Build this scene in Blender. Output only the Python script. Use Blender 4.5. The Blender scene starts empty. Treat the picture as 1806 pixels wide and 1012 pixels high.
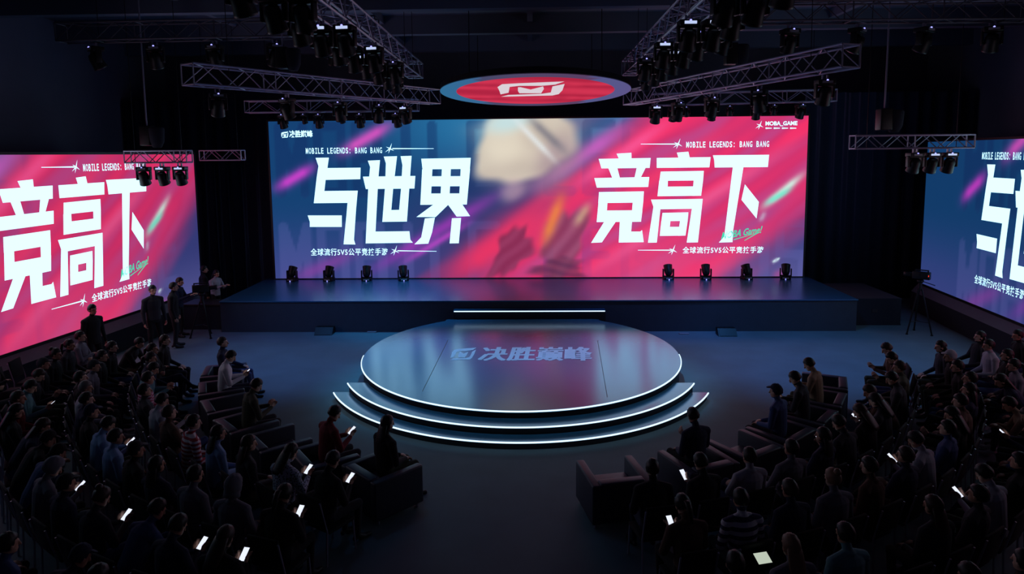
import bpy, bmesh, math, random
import numpy as np
from mathutils import Vector, Matrix

PI = math.pi
SC = bpy.context.scene
COL = SC.collection
rnd = random.Random(7)

# ------------------------------------------------------------------ camera
IMG_W, IMG_H = 1806, 1012
FOC, PITCH, YAW, ROLL, SHY = 1185.64, 0.1078, -0.0286, 0.0094, -106.0
CAM_H = 5.2
_cy, _sy, _cp, _sp = math.cos(YAW), math.sin(YAW), math.cos(PITCH), math.sin(PITCH)
CF = Vector((_sy*_cp, _cy*_cp, -_sp))
_r = Vector((_cy, -_sy, 0)); _u = _r.cross(CF)
CR = _r*math.cos(ROLL) - _u*math.sin(ROLL)
CU = _r*math.sin(ROLL) + _u*math.cos(ROLL)
cam_d = bpy.data.cameras.new('camera')
cam = bpy.data.objects.new('camera', cam_d); COL.objects.link(cam)
cam.matrix_world = Matrix(((CR.x, CU.x, -CF.x, 0), (CR.y, CU.y, -CF.y, 0), (CR.z, CU.z, -CF.z, CAM_H), (0, 0, 0, 1)))
cam_d.sensor_width = 36.0
cam_d.lens = 36.0*FOC/IMG_W
cam_d.shift_y = SHY/IMG_W
cam_d.clip_start = 0.05; cam_d.clip_end = 200
SC.camera = cam

# ------------------------------------------------------------------ world and exposure
wd = bpy.data.worlds.new('world'); SC.world = wd; wd.use_nodes = True
wd.node_tree.nodes['Background'].inputs[0].default_value = (0.25, 0.35, 0.8, 1)
wd.node_tree.nodes['Background'].inputs[1].default_value = 0.0
SC.view_settings.view_transform = 'Standard'
SC.view_settings.look = 'None'
SC.view_settings.gamma = 1
SC.view_settings.exposure = 0.0
SC.view_settings.use_curve_mapping = False
SC.cycles.max_bounces = 5
SC.cycles.diffuse_bounces = 2
SC.cycles.glossy_bounces = 3
SC.cycles.use_denoising = True
SC.cycles.sample_clamp_indirect = 4.0

def ray(u, v):
    return CF + CR*((u-IMG_W/2)/FOC) - CU*((v-IMG_H/2-SHY)/FOC)
def at(u, v, z):                       # the point at height z seen at that place of the photo
    d = ray(u, v); return Vector((0, 0, CAM_H)) + d*((z-CAM_H)/d.z)
def at_depth(u, v, y):
    d = ray(u, v); return Vector((0, 0, CAM_H)) + d*(y/d.y)

RX0, RX1, RY0, RY1, RZC = -14.6, 15.4, -4.0, 27.0, 9.4      # room extents
# ------------------------------------------------------------------ materials
def lin(c):
    return tuple((x/255/12.92 if x/255 <= 0.04045 else ((x/255+0.055)/1.055)**2.4) for x in c)
_mats = {}
def mat(name, rgb=(40, 40, 40), rough=0.6, metal=0.0, spec=0.5, var=0.12, scale=6.0, bump=0.0):
    if name in _mats: return _mats[name]
    m = bpy.data.materials.new(name); m.use_nodes = True; _mats[name] = m
    nt = m.node_tree; b = nt.nodes['Principled BSDF']
    c = lin(rgb)
    tc = nt.nodes.new('ShaderNodeTexCoord'); n = nt.nodes.new('ShaderNodeTexNoise')
    n.inputs['Scale'].default_value = scale; n.inputs['Detail'].default_value = 4
    nt.links.new(tc.outputs['Object'], n.inputs['Vector'])
    mx = nt.nodes.new('ShaderNodeMix'); mx.data_type = 'RGBA'
    mx.inputs['A'].default_value = tuple(x*(1-var) for x in c)+(1,)
    mx.inputs['B'].default_value = tuple(min(1, x*(1+var)) for x in c)+(1,)
    nt.links.new(n.outputs['Fac'], mx.inputs['Factor'])
    nt.links.new(mx.outputs['Result'], b.inputs['Base Color'])
    b.inputs['Roughness'].default_value = rough; b.inputs['Metallic'].default_value = metal
    b.inputs['Specular IOR Level'].default_value = spec
    if bump:
        bp = nt.nodes.new('ShaderNodeBump'); bp.inputs['Strength'].default_value = bump; bp.inputs['Distance'].default_value = 0.01
        nt.links.new(n.outputs['Fac'], bp.inputs['Height']); nt.links.new(bp.outputs['Normal'], b.inputs['Normal'])
    return m
def emit(name, rgb, strength=1.0):
    if name in _mats: return _mats[name]
    m = bpy.data.materials.new(name); m.use_nodes = True; _mats[name] = m
    nt = m.node_tree; nt.nodes.clear()
    e = nt.nodes.new('ShaderNodeEmission'); o = nt.nodes.new('ShaderNodeOutputMaterial')
    e.inputs[0].default_value = lin(rgb)+(1,); e.inputs[1].default_value = strength
    nt.links.new(e.outputs[0], o.inputs[0]); return m
def emit_attr(name, strength=1.0):
    m = bpy.data.materials.new(name); m.use_nodes = True
    nt = m.node_tree; nt.nodes.clear()
    a = nt.nodes.new('ShaderNodeAttribute'); a.attribute_name = 'picture'
    e = nt.nodes.new('ShaderNodeEmission'); o = nt.nodes.new('ShaderNodeOutputMaterial')
    nt.links.new(a.outputs['Color'], e.inputs[0]); e.inputs[1].default_value = strength
    nt.links.new(e.outputs[0], o.inputs[0]); return m
def pattern_mat(name, kind, c1, c2, scale):
    if name in _mats: return _mats[name]
    m = mat(name, c1, 0.8); nt = m.node_tree; b = nt.nodes['Principled BSDF']
    tc = nt.nodes.new('ShaderNodeTexCoord')
    mx = nt.nodes.new('ShaderNodeMix'); mx.data_type = 'RGBA'
    mx.inputs['A'].default_value = lin(c1)+(1,); mx.inputs['B'].default_value = lin(c2)+(1,)
    rp = nt.nodes.new('ShaderNodeValToRGB')
    if kind == 'stripes':
        w = nt.nodes.new('ShaderNodeTexWave'); w.bands_direction = 'Z'; w.inputs['Scale'].default_value = scale
        w.inputs['Distortion'].default_value = 0.3
        nt.links.new(tc.outputs['Object'], w.inputs['Vector']); f = w.outputs['Fac']
        rp.color_ramp.elements[0].position = 0.47; rp.color_ramp.elements[1].position = 0.53
    else:
        w = nt.nodes.new('ShaderNodeTexVoronoi'); w.inputs['Scale'].default_value = scale
        nt.links.new(tc.outputs['Object'], w.inputs['Vector']); f = w.outputs['Distance']
        rp.color_ramp.elements[0].position = 0.35; rp.color_ramp.elements[1].position = 0.5
    nt.links.new(f, rp.inputs[0]); nt.links.new(rp.outputs[0], mx.inputs['Factor'])
    nt.links.new(mx.outputs['Result'], b.inputs['Base Color'])
    return m

# ------------------------------------------------------------------ object helpers
def tag(o, label=None, cat=None, group=None, kind=None):
    if label: o['label'] = label
    if cat: o['category'] = cat
    if group: o['group'] = group
    if kind: o['kind'] = kind
    return o
def empty(name, loc=(0, 0, 0), rz=0, label=None, cat=None, group=None):
    o = bpy.data.objects.new(name, None); COL.objects.link(o)
    o.location = loc; o.rotation_euler = (0, 0, rz); o.empty_display_size = 0.1
    return tag(o, label, cat, group)
def obj(name, bm, m, parent=None, smooth=False, loc=None):
    me = bpy.data.meshes.new(name)
    bmesh.ops.recalc_face_normals(bm, faces=bm.faces)
    bm.to_mesh(me); bm.free()
    for x in (m if isinstance(m, (list, tuple)) else [m]): me.materials.append(x)
    if smooth:
        for p in me.polygons: p.use_smooth = True
    o = bpy.data.objects.new(name, me); COL.objects.link(o)
    if parent: o.parent = parent
    if loc: o.location = loc
    return o
def copy_tree(o, parent=None):
    c = o.copy(); COL.objects.link(c)
    if parent: c.parent = parent
    for ch in list(o.children): copy_tree(ch, c)
    return c
def box(bm, lo, hi, bev=0.0, M=None):
    r = bmesh.ops.create_cube(bm, size=1.0)
    vs = r['verts']
    s = Vector(hi)-Vector(lo); c = (Vector(hi)+Vector(lo))/2
    for v in vs: v.co = Vector((v.co.x*s.x, v.co.y*s.y, v.co.z*s.z)) + c
    if bev > 0:
        es = list({e for v in vs for e in v.link_edges})
        r2 = bmesh.ops.bevel(bm, geom=es, offset=bev, segments=2, affect='EDGES', profile=0.6)
        vs = list({v for f in r2['faces'] for v in f.verts} | {v for v in vs if v.is_valid})
    if M is not None:
        for v in vs: v.co = M @ v.co
    return bm
def frame_of(d):
    d = d.normalized()
    a = Vector((0, 0, 1)) if abs(d.z) < 0.95 else Vector((1, 0, 0))
    x = d.cross(a).normalized(); y = x.cross(d).normalized()
    return x, y
def tube(bm, p, q, r, seg=6, r2=None, caps=True):
    p, q = Vector(p), Vector(q); x, y = frame_of(q-p); r2 = r if r2 is None else r2
    A, B = [], []
    for i in range(seg):
        a = 2*PI*i/seg; d = x*math.cos(a)+y*math.sin(a)
        A.append(bm.verts.new(p+d*r)); B.append(bm.verts.new(q+d*r2))
    for i in range(seg):
        j = (i+1) % seg; bm.faces.new((A[i], A[j], B[j], B[i]))
    if caps:
        bm.faces.new(A[::-1]); bm.faces.new(B)
    return bm
def path_tube(bm, pts, r, seg=6):
    for a, b in zip(pts[:-1], pts[1:]): tube(bm, a, b, r, seg)
    return bm
def lathe(bm, prof, seg=24, M=None, caps=True):
    rings = []
    for (r, z) in prof:
        ring = []
        for i in range(seg):
            a = 2*PI*i/seg; v = Vector((r*math.cos(a), r*math.sin(a), z))
            ring.append(bm.verts.new(M @ v if M is not None else v))
        rings.append(ring)
    for A, B in zip(rings[:-1], rings[1:]):
        for i in range(seg):
            j = (i+1) % seg; bm.faces.new((A[i], A[j], B[j], B[i]))
    if caps:
        bm.faces.new(rings[0][::-1]); bm.faces.new(rings[-1])
    return bm
def prism(bm, pts, z0, z1):
    A = [bm.verts.new((x, y, z0)) for x, y in pts]; B = [bm.verts.new((x, y, z1)) for x, y in pts]
    n = len(pts)
    bm.faces.new(A[::-1]); bm.faces.new(B)
    for i in range(n):
        j = (i+1) % n; bm.faces.new((A[i], A[j], B[j], B[i]))
    return bm
def BM(): return bmesh.new()

# ------------------------------------------------------------------ palette of things
M_floor = mat('carpet_floor', (94, 114, 124), 0.7, spec=0.4, var=0.25, scale=1.2)
M_ceil = mat('ceiling_dark', (116, 122, 140), 0.9, var=0.35, scale=0.4)
M_wall = mat('wall_dark', (120, 124, 146), 0.9, var=0.2, scale=0.8)
M_black = mat('black_plastic', (16, 16, 18), 0.45)
M_cloth = mat('black_drape', (34, 36, 50), 0.95)
M_drape = mat('navy_drape', (84, 92, 122), 0.95)
M_dim = mat('truss_shaded', (96, 94, 106), 0.6, metal=0.4)  # truss metal darkened, the dim roof light put into its colour
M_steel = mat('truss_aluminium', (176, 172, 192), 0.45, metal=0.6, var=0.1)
M_skirt = mat('stage_skirt', (56, 60, 72), 0.8)
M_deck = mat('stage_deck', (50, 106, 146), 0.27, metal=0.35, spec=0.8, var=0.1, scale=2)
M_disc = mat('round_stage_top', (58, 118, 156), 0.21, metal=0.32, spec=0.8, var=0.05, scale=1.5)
M_riser = mat('step_riser', (20, 24, 34), 0.6)
M_strip = emit('led_strip', (205, 235, 255), 1.5)
M_white = emit('screen_white', (186, 238, 255), 1.7)
M_green = emit('screen_green', (70, 232, 190), 0.9)
M_lens = mat('lens_glass', (60, 60, 80), 0.08, spec=0.9)
M_dot = emit('indicator_blue', (150, 150, 255), 2.0)
M_glint = emit('fixture_display', (200, 215, 255), 0.9)  # glow standing in for light reflected off the fixture bases
M_leather = mat('armchair_leather', (58, 58, 74), 0.5, scale=14, bump=0.15)
M_chair = mat('chair_fabric', (24, 24, 30), 0.85)
M_ledge = mat('ledge_grey', (96, 96, 108), 0.6)

# ------------------------------------------------------------------ the picture on the screens
SW, SH = 18.139, 5.434                    # main screen size
SL, SY, SZ = 0.1632-SW/2, 22.856, 0.9414  # its lower left corner
def px(u, v):                             # photo point on the main screen's face, in the screen's own metres
    p = at_depth(u, v, SY); return (p.x-SL, p.z-SZ)
STROKES = {
 'M': [(0,0,0,1),(0,1,.5,.3),(.5,.3,1,1),(1,1,1,0)], 'O': [(0,0,0,1),(0,1,1,1),(1,1,1,0),(1,0,0,0)],
 'B': [(0,0,0,1),(0,1,.9,1),(.9,1,.9,.55),(0,.52,1,.52),(1,.5,1,0),(1,0,0,0)], 'I': [(.5,0,.5,1)],
 'L': [(0,1,0,0),(0,0,1,0)], 'E': [(0,0,0,1),(0,1,1,1),(0,.5,.8,.5),(0,0,1,0)],
 'G': [(1,1,0,1),(0,1,0,0),(0,0,1,0),(1,0,1,.45),(1,.45,.6,.45)], 'N': [(0,0,0,1),(0,1,1,0),(1,0,1,1)],
 'D': [(0,0,0,1),(0,1,.8,1),(.8,1,1,.8),(1,.8,1,.2),(1,.2,.8,0),(.8,0,0,0)],
 'S': [(1,1,0,1),(0,1,0,.52),(0,.52,1,.48),(1,.48,1,0),(1,0,0,0)]}
def seg_dist(X, Y, x0, y0, x1, y1):
    dx, dy = x1-x0, y1-y0; t = np.clip(((X-x0)*dx+(Y-y0)*dy)/(dx*dx+dy*dy+1e-12), 0, 1)
    return np.hypot(X-x0-t*dx, Y-y0-t*dy), t
def sstep(a, b, x):
    t = np.clip((x-a)/(b-a), 0, 1); return t*t*(3-2*t)
_rs = np.random.RandomState(5)
_wv = [(_rs.uniform(0.4, 2.6), _rs.uniform(0, 6.28), _rs.uniform(2, 9), _rs.uniform(0, 6.28)) for _ in range(9)]
def art(X, Z):
    """colour shown at X, Z (metres on the main picture), linear rgb"""
    u, v = X/SW, Z/SH
    def C(*c): return np.array(c, float)
    def mixc(img, c, k): return img*(1-k[..., None]) + C(*c)*k[..., None]
    img = np.zeros(X.shape+(3,))+C(22, 66, 116)
    img = mixc(img, (66, 72, 140), sstep(.55, .0, v)*.85)
    img = mixc(img, (46, 128, 178), sstep(.1, .42, u)*sstep(.45, 1, v)*.9)
    img = mixc(img, (72, 54, 112), sstep(.16, .42, u)*sstep(.9, .3, v)*.75)
    # streaky noise running up to the right
    ang = math.radians(33); S = X*math.cos(ang)+Z*math.sin(ang); T = -X*math.sin(ang)+Z*math.cos(ang)
    nz = np.zeros(X.shape)
    for a, b, c, d in _wv: nz += np.sin(T*c*1.1+d+np.sin(S*a*.7+b)*.9)*.16
    pink = sstep(-.07, .13, u-(.33+.30*v)+nz*.04)
    pk = np.zeros(X.shape+(3,))+C(214, 52, 112)
    pk = mixc(pk, (246, 52, 108), np.clip(nz*1.3, 0, 1))
    pk = mixc(pk, (188, 78, 146), np.clip(-nz*1.2, 0, 1))
    pk = mixc(pk, (232, 84, 140), sstep(.45, 0, v)*sstep(.52, .74, u)*.6)
    img = img*(1-pink[..., None])+pk*pink[..., None]
    b2 = sstep(-.05, .09, (u-.86)-.34*v+nz*.03)
    img = mixc(img, (58, 64, 128), b2)
    img = mixc(img, (96, 96, 158), b2*sstep(.35, .0, v)*.7)
    # faded giant words behind, two rows
    g = np.ones(X.shape)*9
    x0, cw = .35, SW*.0720
    for (zb, zt) in ((3.0, 5.25), (-.25, 1.85)):
        for i, ch in enumerate('MOBILE LEGENDS'):
            for (a, b, c, d) in STROKES.get(ch, []):
                w0, w1 = x0+i*cw, x0+i*cw+cw*.62
                dd, _ = seg_dist(X, Z, w0+(w1-w0)*a, zb+(zt-zb)*b, w0+(w1-w0)*c, zb+(zt-zb)*d)
                g = np.minimum(g, dd)
    k = sstep(.19, .13, g)
    img = mixc(img, (20, 44, 96), k*(1-pink*(1-b2))*sstep(.3, .6, v)*.42)
    img = mixc(img, (104, 104, 176), k*(1-pink*(1-b2))*sstep(.6, .3, v)*.30)
    img = mixc(img, (96, 60, 140), k*pink*(1-b2)*sstep(.75, .5, u)*.35)
    def streak(p, q, w, c, s, soft=.35):
        nonlocal img
        a, b = px(*p), px(*q)
        dd, t = seg_dist(X, Z, a[0], a[1], b[0], b[1])
        kk = np.exp(-(dd/w)**2)*np.clip(np.minimum(t/soft, (1-t)/soft)+.08, 0, 1)*s
        img = mixc(img, c, np.clip(kk, 0, 1))
    streak((478, 338), (562, 288), .20, (196, 66, 200), 1)
    streak((590, 276), (702, 212), .22, (206, 84, 190), 1)
    streak((500, 500), (640, 440), .25, (136, 66, 160), .7)
    streak((640, 486), (900, 330), .22, (150, 58, 176), .9)
    streak((700, 470), (840, 385), .12, (190, 70, 200), .8)
    streak((780, 500), (980, 360), .50, (240, 52, 100), .9)
    streak((930, 340), (1120, 212), .28, (206, 96, 196), .9)
    streak((990, 345), (1200, 200), .22, (252, 86, 150), .9)
    streak((1000, 420), (1300, 215), .25, (250, 62, 112), .7)
    streak((1010, 500), (1430, 235), .22, (240, 92, 150), .8)
    streak((1180, 500), (1330, 405), .30, (250, 56, 112), .9)
    streak((1220, 470), (1420, 330), .25, (160, 80, 150), .6)
    streak((1338, 372), (1425, 300), .13, (214, 246, 232), .95)
    streak((1345, 362), (1400, 330), .10, (120, 236, 208), .9)
    streak((1340, 392), (1350, 372), .08, (200, 190, 210), .7)
    streak((1362, 462), (1374, 456), .05, (210, 235, 245), 1, .1)
    streak((1360, 490), (1392, 474), .16, (190, 80, 150), .6)
    # plain soft shapes where the poster artwork sits
    def blob(cu, cv, rx, rz, c, s, rot=0., p=2.2):
        nonlocal img
        cx, cz = px(cu, cv); ca, sa = math.cos(rot), math.sin(rot)
        A = ((X-cx)*ca+(Z-cz)*sa)/rx; B = (-(X-cx)*sa+(Z-cz)*ca)/rz
        img = mixc(img, c, sstep(1.12, .72, np.abs(A)**p+np.abs(B)**p)*s)
    def soft(cu, cv, rx, rz, c, s, rot=0.):
        nonlocal img
        cx, cz = px(cu, cv); ca, sa = math.cos(rot), math.sin(rot)
        A = ((X-cx)*ca+(Z-cz)*sa)/rx; B = (-(X-cx)*sa+(Z-cz)*ca)/rz
        wob = 1+.22*np.sin(X*2.3+Z*1.7)*np.sin(Z*2.9-X*1.1)
        img = mixc(img, c, np.exp(-((A*A+B*B)*wob)**1.5)*s)
    def rock(cu, cv, rx, rz, c, c2, s, rot=0., rough=.12, edge=.10, ph=0.):
        nonlocal img
        cx, cz = px(cu, cv); ca, sa = math.cos(rot), math.sin(rot)
        A = ((X-cx)*ca+(Z-cz)*sa)/rx; B = (-(X-cx)*sa+(Z-cz)*ca)/rz; th = np.arctan2(B, A)
        rr = np.hypot(A, B)*(1+rough*np.sin(3*th+ph)+rough*.7*np.sin(5*th+2*ph)+rough*.5*np.sin(9*th-ph))
        k = sstep(1+edge, 1-edge, rr)*s
        g = np.clip(.5+.5*np.sin(B*7+A*2.5+ph+1.2*np.sin(A*3)), 0, 1)[..., None]*.5
        q = np.array(c, float)*(1-g)+np.array(c2, float)*g
        img = img*(1-k[..., None])+q*k[..., None]
    soft(938, 250, 1.9, 1.35, (150, 120, 140), .75, .5)
    rock(925, 252, 1.75, 1.25, (222, 208, 188), (204, 188, 172), .92, .45, .06, .14, .6)
    soft(885, 250, .8, .8, (240, 230, 208), .6, .5)
    soft(896, 214, .9, .35, (196, 230, 236), .8, .2)
    soft(985, 285, .7, 1.0, (160, 134, 148), .6, -.6)
    soft(905, 338, .5, .35, (212, 172, 184), .6, .6)
    streak((900, 202), (985, 290), .10, (232, 238, 240), .8)
    streak((925, 200), (1005, 275), .15, (120, 118, 130), .75)
    soft(945, 405, 2.2, .9, (238, 60, 108), .5, .6)
    rock(902, 444, .95, .50, (126, 46, 84), (150, 70, 110), .85, 1.0, .16, .2, 2.)
    rock(994, 430, 1.25, .62, (128, 60, 94), (164, 104, 136), .85, 1.25, .14, .2, .5)
    rock(985, 474, .85, .36, (92, 46, 82), (150, 70, 100), .75, .05, .14, .25, 1.)
    streak((955, 440), (995, 335), .20, (236, 132, 74), .9)
    streak((1012, 402), (1042, 355), .15, (210, 176, 140), .7)
    img = np.clip(img, 0, 255)/255
    return np.where(img <= .04045, img/12.92, ((img+.055)/1.055)**2.4)

# lettering, as polygons read off the photo on the main screen
def P1(*pts): return [px(460+x*.31626, 190+y*.31626) for x, y in pts]
def P2(*pts): return [px(940+x*.31626, 190+y*.31626) for x, y in pts]
HEAD = [
 [P1((306,279),(380,278),(372,336),(557,334),(555,398),(362,402),(355,464),(541,462),(532,560),(520,735),(528,762),(462,761),(478,600),(484,530),(296,532),(312,390),(322,325)),
  P1((262,600),(452,600),(452,664),(274,664),(274,636))],
 [P1((570,384),(862,380),(857,450),(586,453)),
  P1((597,295),(665,292),(655,400),(640,690),(585,756),(600,440),(610,330)),
  P1((640,690),(829,688),(834,735),(848,752),(585,756)),
  P1((686,272),(760,270),(738,455),(728,570),(678,636),(694,430),(698,310)),
  P1((780,270),(841,268),(815,634),(766,634),(782,455),(790,320)),
  P1((728,570),(775,569),(815,634),(678,636))],
 [P1((895,284),(1171,279),(1166,341),(902,343)), P1((900,343),(957,342),(947,540),(890,541)), P1((1010,342),(1060,341),(1050,540),(1000,541)),
  P1((1115,341),(1167,341),(1149,538),(1104,540)), P1((899,382),(1162,381),(1157,437),(896,438)), P1((893,478),(1154,477),(1149,539),(890,541)),
  P1((962,540),(1046,540),(975,609),(868,609)), P1((1044,540),(1124,539),(1167,604),(1092,606)),
  P1((915,617),(971,612),(955,695),(934,757),(857,761),(895,722)), P1((1066,616),(1117,614),(1104,755),(1053,756))],
 [P2((466,256),(548,251),(549,283),(480,286)), P2((366,285),(656,280),(650,335),(382,338)), P2((420,336),(470,336),(484,390),(442,391)),
  P2((578,336),(628,334),(600,390),(566,390)), P2((342,392),(648,386),(642,441),(356,445)),
  P2((368,470),(618,466),(614,528),(364,531)), P2((365,530),(415,530),(407,636),(355,637)), P2((556,528),(614,527),(602,635),(547,636)), P2((361,573),(610,571),(602,635),(355,637)),
  P2((398,634),(462,634),(384,750),(324,753)), P2((484,634),(552,633),(547,690),(598,690),(608,682),(617,749),(478,751))],
 [P2((802,250),(866,245),(874,280),(812,282)), P2((690,280),(990,275),(983,332),(690,335)),
  P2((712,356),(952,352),(948,405),(705,407)), P2((704,405),(752,405),(748,490),(694,492)), P2((896,404),(948,404),(937,490),(888,491)), P2((700,440),(943,438),(937,490),(694,493)),
  P2((658,512),(946,508),(940,562),(676,566)), P2((672,548),(710,563),(690,751),(641,752)), P2((886,560),(942,546),(919,750),(857,751)),
  P2((722,586),(866,583),(862,630),(716,632)), P2((716,630),(766,630),(757,713),(707,714)), P2((820,629),(862,629),(850,712),(808,713)), P2((712,664),(856,663),(850,712),(707,714))],
 [P2((1003,265),(1316,262),(1309,330),(1013,333),(1010,290)), P2((1114,330),(1173,330),(1116,680),(1112,749),(1036,751),(1066,718)), P2((1181,427),(1259,525),(1246,617),(1162,513))],
]
def star(cx, cz, r):
    out = []
    for a, l in ((70, 1.0), (155, .75), (215, 1.05), (250, .9), (330, .8)):
        a = math.radians(a); d = Vector((math.cos(a), math.sin(a))); n = Vector((-d.y, d.x))*r*.11
        c = Vector((cx, cz)); out.append([tuple(c+n), tuple(c+d*r*l), tuple(c-n), tuple(c-d*r*.12)])
    return out
def bar(u0, v0, u1, v1, w):
    a, b = px(u0, v0), px(u1, v1); return [(a[0], a[1]-w/2), (b[0], b[1]-w/2*.4), (b[0], b[1]+w/2*.4), (a[0], a[1]+w/2)]
def text_polys(body, x0, x1, z0, z1, bold=0.0, shear=0.0, space=1.0, slope=0.0):
    c = bpy.data.curves.new('lettering', 'FONT'); c.body = body; c.offset = bold; c.shear = shear; c.space_character = space
    c.resolution_u = 3
    o = bpy.data.objects.new('lettering', c); COL.objects.link(o)
    dg = bpy.context.evaluated_depsgraph_get(); me = bpy.data.meshes.new_from_object(o.evaluated_get(dg))
    vs = [(v.co.x, v.co.y) for v in me.vertices]; fs = [tuple(p.vertices) for p in me.polygons]
    bpy.data.objects.remove(o); bpy.data.curves.remove(c); bpy.data.meshes.remove(me)
    ax, bx = min(v[0] for v in vs), max(v[0] for v in vs); az, bz = min(v[1] for v in vs), max(v[1] for v in vs)
    vs = [(x0+(x-ax)/(bx-ax)*(x1-x0), z0+(z-az)/(bz-az)*(z1-z0)+slope*((x-ax)/(bx-ax)-.5)) for x, z in vs]
    return [[vs[i] for i in f] for f in fs]
def mono_px(body, u0, v0, u1, v1, bold=.0):
    a, b = px(u0, v0), px(u1, v1); n = len(body); cw = (b[0]-a[0])/(n-.2); out = []
    for i, ch in enumerate(body):
        x0 = a[0]+i*cw; z0, z1 = b[1], a[1]
        z0 += (a[1]-b[1])*0; w0, w1 = .05, .80
        if ch == ' ': continue
        if ch == ':': w0, w1, z1 = .30, .50, z0+(z1-z0)*.8
        if ch == 'I':                      # slab I, as in a typewriter face
            h = z1-z0; t = cw*.17
            for q in ((x0+cw*.1, z0, x0+cw*.75, z0+h*.16), (x0+cw*.1, z1-h*.16, x0+cw*.75, z1), (x0+cw*.425-t/2, z0, x0+cw*.425+t/2, z1)):
                out.append([(q[0], q[1]), (q[2], q[1]), (q[2], q[3]), (q[0], q[3])])
            continue
        out += text_polys(ch, x0+cw*w0, x0+cw*w1, z0, z1, bold=bold)
    return out
def text_px(body, u0, v0, u1, v1, **k):     # (u0,v0) upper left, (u1,v1) lower right
    a, b = px(u0, v0), px(u1, v1); return text_polys(body, a[0], b[0], b[1], a[1], **k)
# the emblem, unit square 0..1
EM = [[(0,.62),(.06,.83),(.27,.90),(1,1),(.87,.80),(.62,.73),(.33,.70),(.20,.62),(.14,.25),(.03,.14),(.015,.45)],
      [(.31,.62),(.36,.66),(.52,.50),(.70,.66),(.66,.35),(.62,.20),(.36,.20),(.32,.35)],
      [(.06,0),(.86,.05),(.93,.17),(.98,.45),(1,.85),(.86,.66),(.84,.40),(.80,.22),(.68,.16),(.15,.12)]]
def emblem(x0, x1, z0, z1): return [[(x0+(x1-x0)*x, z0+(z1-z0)*z) for x, z in p] for p in EM]
e0, e1 = px(496, 232), px(509, 243)
LOGO_TL = emblem(e0[0], e1[0], e1[1], e0[1]) + text_px('决胜巅峰', 510, 230, 552, 242, bold=.03)
s0 = px(1340, 221)
LOGO_TR = star(s0[0], s0[1], .17) + text_px('MOBA_GAME', 1350, 214, 1406, 222, bold=.03) + [bar(1350+i*14.4, 226, 1361+i*14.4, 226, .05) for i in range(4)]
st = [px(688, 262), px(697, 442), px(1196, 254), px(1187, 441)]
CAPS = [mono_px('MOBILE LEGENDS: BANG BANG', 539, 261, 674, 270, bold=.016),
        text_px('全球流行5V5公平竞技手游', 548, 438, 684, 450, bold=.012, space=1.1),
        mono_px('MOBILE LEGENDS: BANG BANG', 1210, 250, 1356, 259, bold=.016),
        text_px('全球流行5V5公平竞技手游', 1204, 435, 1346, 446, bold=.012, space=1.1)]
MARKS = [star(*st[0], .2)+[bar(692, 262, 765, 262, .035)], star(*st[1], .2)+[bar(701, 442, 770, 443, .035)],
         star(*st[2], .2)+[bar(1193, 254, 1130, 254, .035)], star(*st[3], .2)+[bar(1184, 441, 1125, 441, .035)]]
g0, g1 = px(1272, 403), px(1344, 416)
SCRIPT = text_polys('MOBA Game!', g0[0], g1[0], g1[1], g0[1]-.02, bold=.02, shear=.35, slope=.22) + \
         [[(g0[0]+.42, g1[1]-.14), (g1[0]-.10, g1[1]+.12), (g0[0]+.44, g1[1]-.10)], [(g1[0]-.10, g1[1]+.12), (g0[0]+.78, g1[1]-.17), (g0[0]+.80, g1[1]-.135), (g1[0]-.2, g1[1]+.10)], [(g0[0]+.78, g1[1]-.17), (g1[0]-.45, g1[1]-.02), (g0[0]+.82, g1[1]-.135)]]
LETTERS = [(h, M_white) for h in HEAD] + [(c, M_white) for c in CAPS] + [(m, M_white) for m in MARKS] + [(LOGO_TL, M_white), (LOGO_TR, M_white), (SCRIPT, M_green)]

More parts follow.
